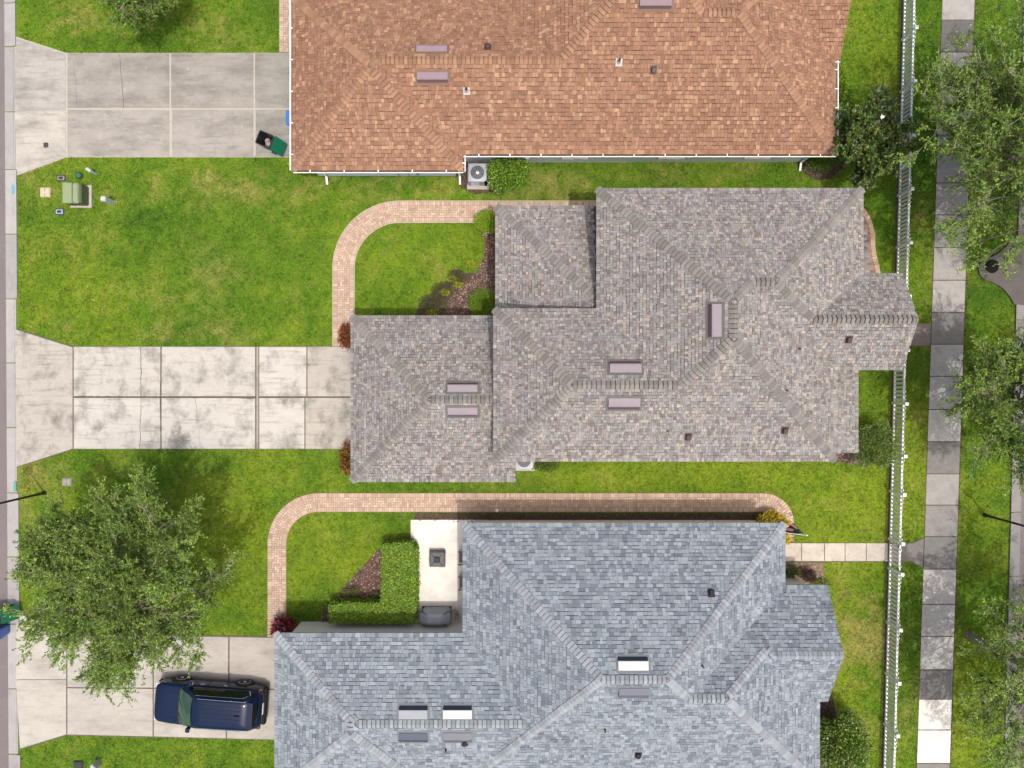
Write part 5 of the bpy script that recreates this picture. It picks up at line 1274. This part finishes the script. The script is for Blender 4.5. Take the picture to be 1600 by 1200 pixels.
# ------------------------------------------------------------------ patio furniture
fab = mat('cover_grey', C(120, 120, 122), rough=.75, n1=(.08, 3)); fabd = mat('cover_dark', C(56, 58, 62), rough=.75)
x, y = P(683, 874, .45); root = thing('covered_fire_pit', (x, y, .06), 'small square patio table under a grey fabric cover on the white patio', 'covered table')
m = MB(); lv = []; rg = random.Random(8)
for z, w, jit in ((.06, .36, .02), (.3, .365, .02), (.44, .36, .012), (.50, .30, .012), (.53, .16, .0)):
    ring = []
    for i in range(24):
        t = 2 * math.pi * i / 24 + math.pi / 4; c, s = math.cos(t), math.sin(t); k = w / max(abs(c), abs(s)); ring.append((x + c * k + rg.uniform(-jit, jit), y + s * k + rg.uniform(-jit, jit), z + rg.uniform(-jit, jit)))
    lv.append(ring)
vs = [p for r in lv for p in r]; fs = [(k * 24 + i, k * 24 + (i + 1) % 24, k * 24 + 24 + (i + 1) % 24, k * 24 + 24 + i) for k in range(4) for i in range(24)] + [tuple(range(96, 120))]
m.idx(vs, fs); m.build('cover', fab, root)
m = MB(); m.bevbox(x - .14, x + .14, y - .14, y + .14, .51, .60, .03); m.build('burner_cover', fabd, root)
m = MB()
for s in ((-1, -1), (1, -1), (1, 1), (-1, 1)): m.tube((x + s[0] * .15, y + s[1] * .15, .55), (x + s[0] * .34, y + s[1] * .34, .47), .014, n=5)
m.build('cover_seams', fabd, root)

x, y = P(680, 966, .9); root = thing('covered_grill', (x, y, .06), 'barbecue grill under a fitted grey cover against the cream wall', 'grill')
cg = mat('grill_cover', C(172, 178, 186, 1.2), rough=.6, n1=(.07, 4)); m = MB(); lv = []
for z, hx, hy, cut in ((.06, .66, .30, .1), (.62, .69, .33, .1), (.9, .70, .33, .16), (1.12, .40, .24, .1), (1.17, .30, .15, .05)):
    ring = [(x - hx + cut, y - hy, z), (x + hx - cut, y - hy, z), (x + hx, y - hy + cut, z), (x + hx, y + hy - cut, z), (x + hx - cut, y + hy, z), (x - hx + cut, y + hy, z), (x - hx, y + hy - cut, z), (x - hx, y - hy + cut, z)]
    lv.append([(p[0] + rg.uniform(-.01, .01), p[1] + rg.uniform(-.01, .01), p[2] + rg.uniform(-.012, .012)) for p in ring])
vs = [p for r in lv for p in r]; fs = [(k * 8 + i, k * 8 + (i + 1) % 8, k * 8 + 8 + (i + 1) % 8, k * 8 + 8 + i) for k in range(4) for i in range(8)] + [tuple(range(32, 40))]; m.idx(vs, fs); m.build('cover', cg, root)
m = MB(); m.box(x - .68, x + .68, y - .31, y + .31, .062, .1); m.build('hem', fabd, root)
m = MB()
for sx in (-1, 1): m.tube((x + sx * .40, y + .24, 1.125), (x + sx * .62, y + .32, .92), .016, n=5); m.tube((x + sx * .40, y - .24, 1.125), (x + sx * .56, y - .33, .9), .016, n=5)
m.build('cover_seams', fabd, root)

def chair(label, px, py):
    x, y = P(px, py, .5); root = thing('patio_chair', (x, y, .06), label, 'chair', 'patio chairs under the blue grey eave'); z = .06
    m = MB(); m.bevbox(x - .26, x + .22, y - .25, y + .25, z + .38, z + .44, .02); m.build('seat', M_plastic_black, root)
    m = MB(); m.bevbox(x + .2, x + .25, y - .25, y + .25, z + .44, z + .92, .02); m.build('backrest', M_plastic_black, root)
    for s in (-1, 1):
        m = MB(); m.bevbox(x - .3, x + .24, y + s * .29 - .035, y + s * .29 + .035, z + .62, z + .66, .015); m.build('armrest', M_black, root)
        for xx in (-.26, .2): m = MB(); m.tube((x + xx, y + s * .27, z), (x + xx, y + s * .27, z + .63), .017, n=6); m.build('leg', M_black, root)
chair('upper dark patio chair mostly hidden under the blue grey eave', 726, 871)
chair('lower dark patio chair mostly hidden under the blue grey eave', 726.5, 910)
x, y = P(776.5, 797); m = MB(); m.lathe([(.02, .05), (.07, .07), (.085, .12), (.07, .18), (.02, .2)], 14, Matrix.Translation((x, y, 0))); tag(m.build('ball', mat('white_ball', (.78, .72, .62, 1), rough=.5)), 'small white ball on the shaded part of the long brick path', 'ball')

# flag on its pole at the house corner
fx, fy = P(1222, 833, 2.0); tipv = Vector(P(1260.5, 836.5, 2.62) + (2.62,)); a0 = Vector((BOT[2].x1 - .34, P(0, 831, 2.0)[1], 1.75))
root = thing('flag', a0, 'stars and stripes flag drooping from an angled pole at the blue grey roof corner', 'flag')
m = MB(); m.tube(a0, tipv, .014, n=8); m.lathe([(.012, -.02), (.035, .0), (.035, .03), (.012, .05)], 10, Matrix.Translation(tipv)); m.build('pole', mat('flag_pole', (.6, .6, .58, 1), rough=.4), root)
m = MB(); m.box(a0.x - .02, a0.x + .03, a0.y - .06, a0.y + .06, a0.z - .1, a0.z + .1); m.build('bracket', M_black, root)
fr = mat('flag_red', (.28, .012, .03, 1), rough=.8); fw = mat('flag_white', (.72, .70, .70, 1), rough=.8); fb = mat('flag_navy', (.012, .02, .06, 1), rough=.8)
m = MB(); d = (a0 - tipv).normalized(); hoist = 1.0; fly = 1.25; rows, cols_ = 13, 18
def fp(u, v):   # u along the pole from the tip, v down the fly
    p = tipv + d * (.06 + u * hoist); fold = math.sin(u * 9.0 + v * 1.2) * .16 * (.35 + v); return Vector((p.x - .25 * v * u - .06 * v, p.y + fold + .10 * v, p.z - v * fly * .9))
for i in range(rows):
    for j in range(cols_):
        u0, u1, v0, v1 = i / rows, (i + 1) / rows, j / cols_, (j + 1) / cols_; mi = 2 if (u0 < .53 and v0 < .4) else (0 if i % 2 == 0 else 1)
        m.face([fp(u0, v0), fp(u1, v0), fp(u1, v1), fp(u0, v1)], mi)
        if mi == 2:
            c = fp((u0 + u1) / 2, (v0 + v1) / 2); 
            for sg in (-1, 1): m.face([c + Vector((math.cos(t) * .016, .004 * sg, math.sin(t) * .016)) for t in [k * 2 * math.pi / 5 for k in range(5)]], 1)
m.build('cloth', [fr, fw, fb], root)

# ------------------------------------------------------------------ grass blades over every lawn in view
N_T = 240000
x = NR.uniform(-25.2, 25.2, N_T); y = NR.uniform(-19, 19, N_T); keep = np.ones(N_T, bool)
for poly in LAWN_EX:
    px_ = [p[0] for p in poly]; py_ = [p[1] for p in poly]
    box = (x > min(px_)) & (x < max(px_)) & (y > min(py_)) & (y < max(py_)) & keep
    idx = np.where(box)[0]
    if len(idx): keep[idx[in_poly(x[idx], y[idx], poly)]] = False
x, y = x[keep], y[keep]; n = len(x); print('tufts', n)
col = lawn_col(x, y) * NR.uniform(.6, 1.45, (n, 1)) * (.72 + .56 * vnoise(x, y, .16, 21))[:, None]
V = []; CC = []
for b in range(3):
    t = NR.uniform(0, 2 * math.pi, n); L = NR.uniform(.05, .13, n); w = NR.uniform(.010, .022, n); hgt = NR.uniform(.025, .065, n)
    dx, dy = np.cos(t), np.sin(t); ox = x + NR.normal(0, .03, n); oy = y + NR.normal(0, .03, n)
    tri = np.zeros((n, 3, 3))
    tri[:, 0] = np.stack([ox - dy * w, oy + dx * w, np.full(n, .002)], 1); tri[:, 1] = np.stack([ox + dy * w, oy - dx * w, np.full(n, .002)], 1); tri[:, 2] = np.stack([ox + dx * L, oy + dy * L, hgt], 1)
    V.append(tri.reshape(-1, 3)); k = NR.uniform(.75, 1.3, (n, 1)); straw = (NR.uniform(0, 1, (n, 1)) < .06)
    CC.append(np.where(straw, np.array([.25, .21, .085]), col * k))
np_mesh('grass', np.concatenate(V), 3, np.concatenate(CC), M_grass, None, 'stuff')
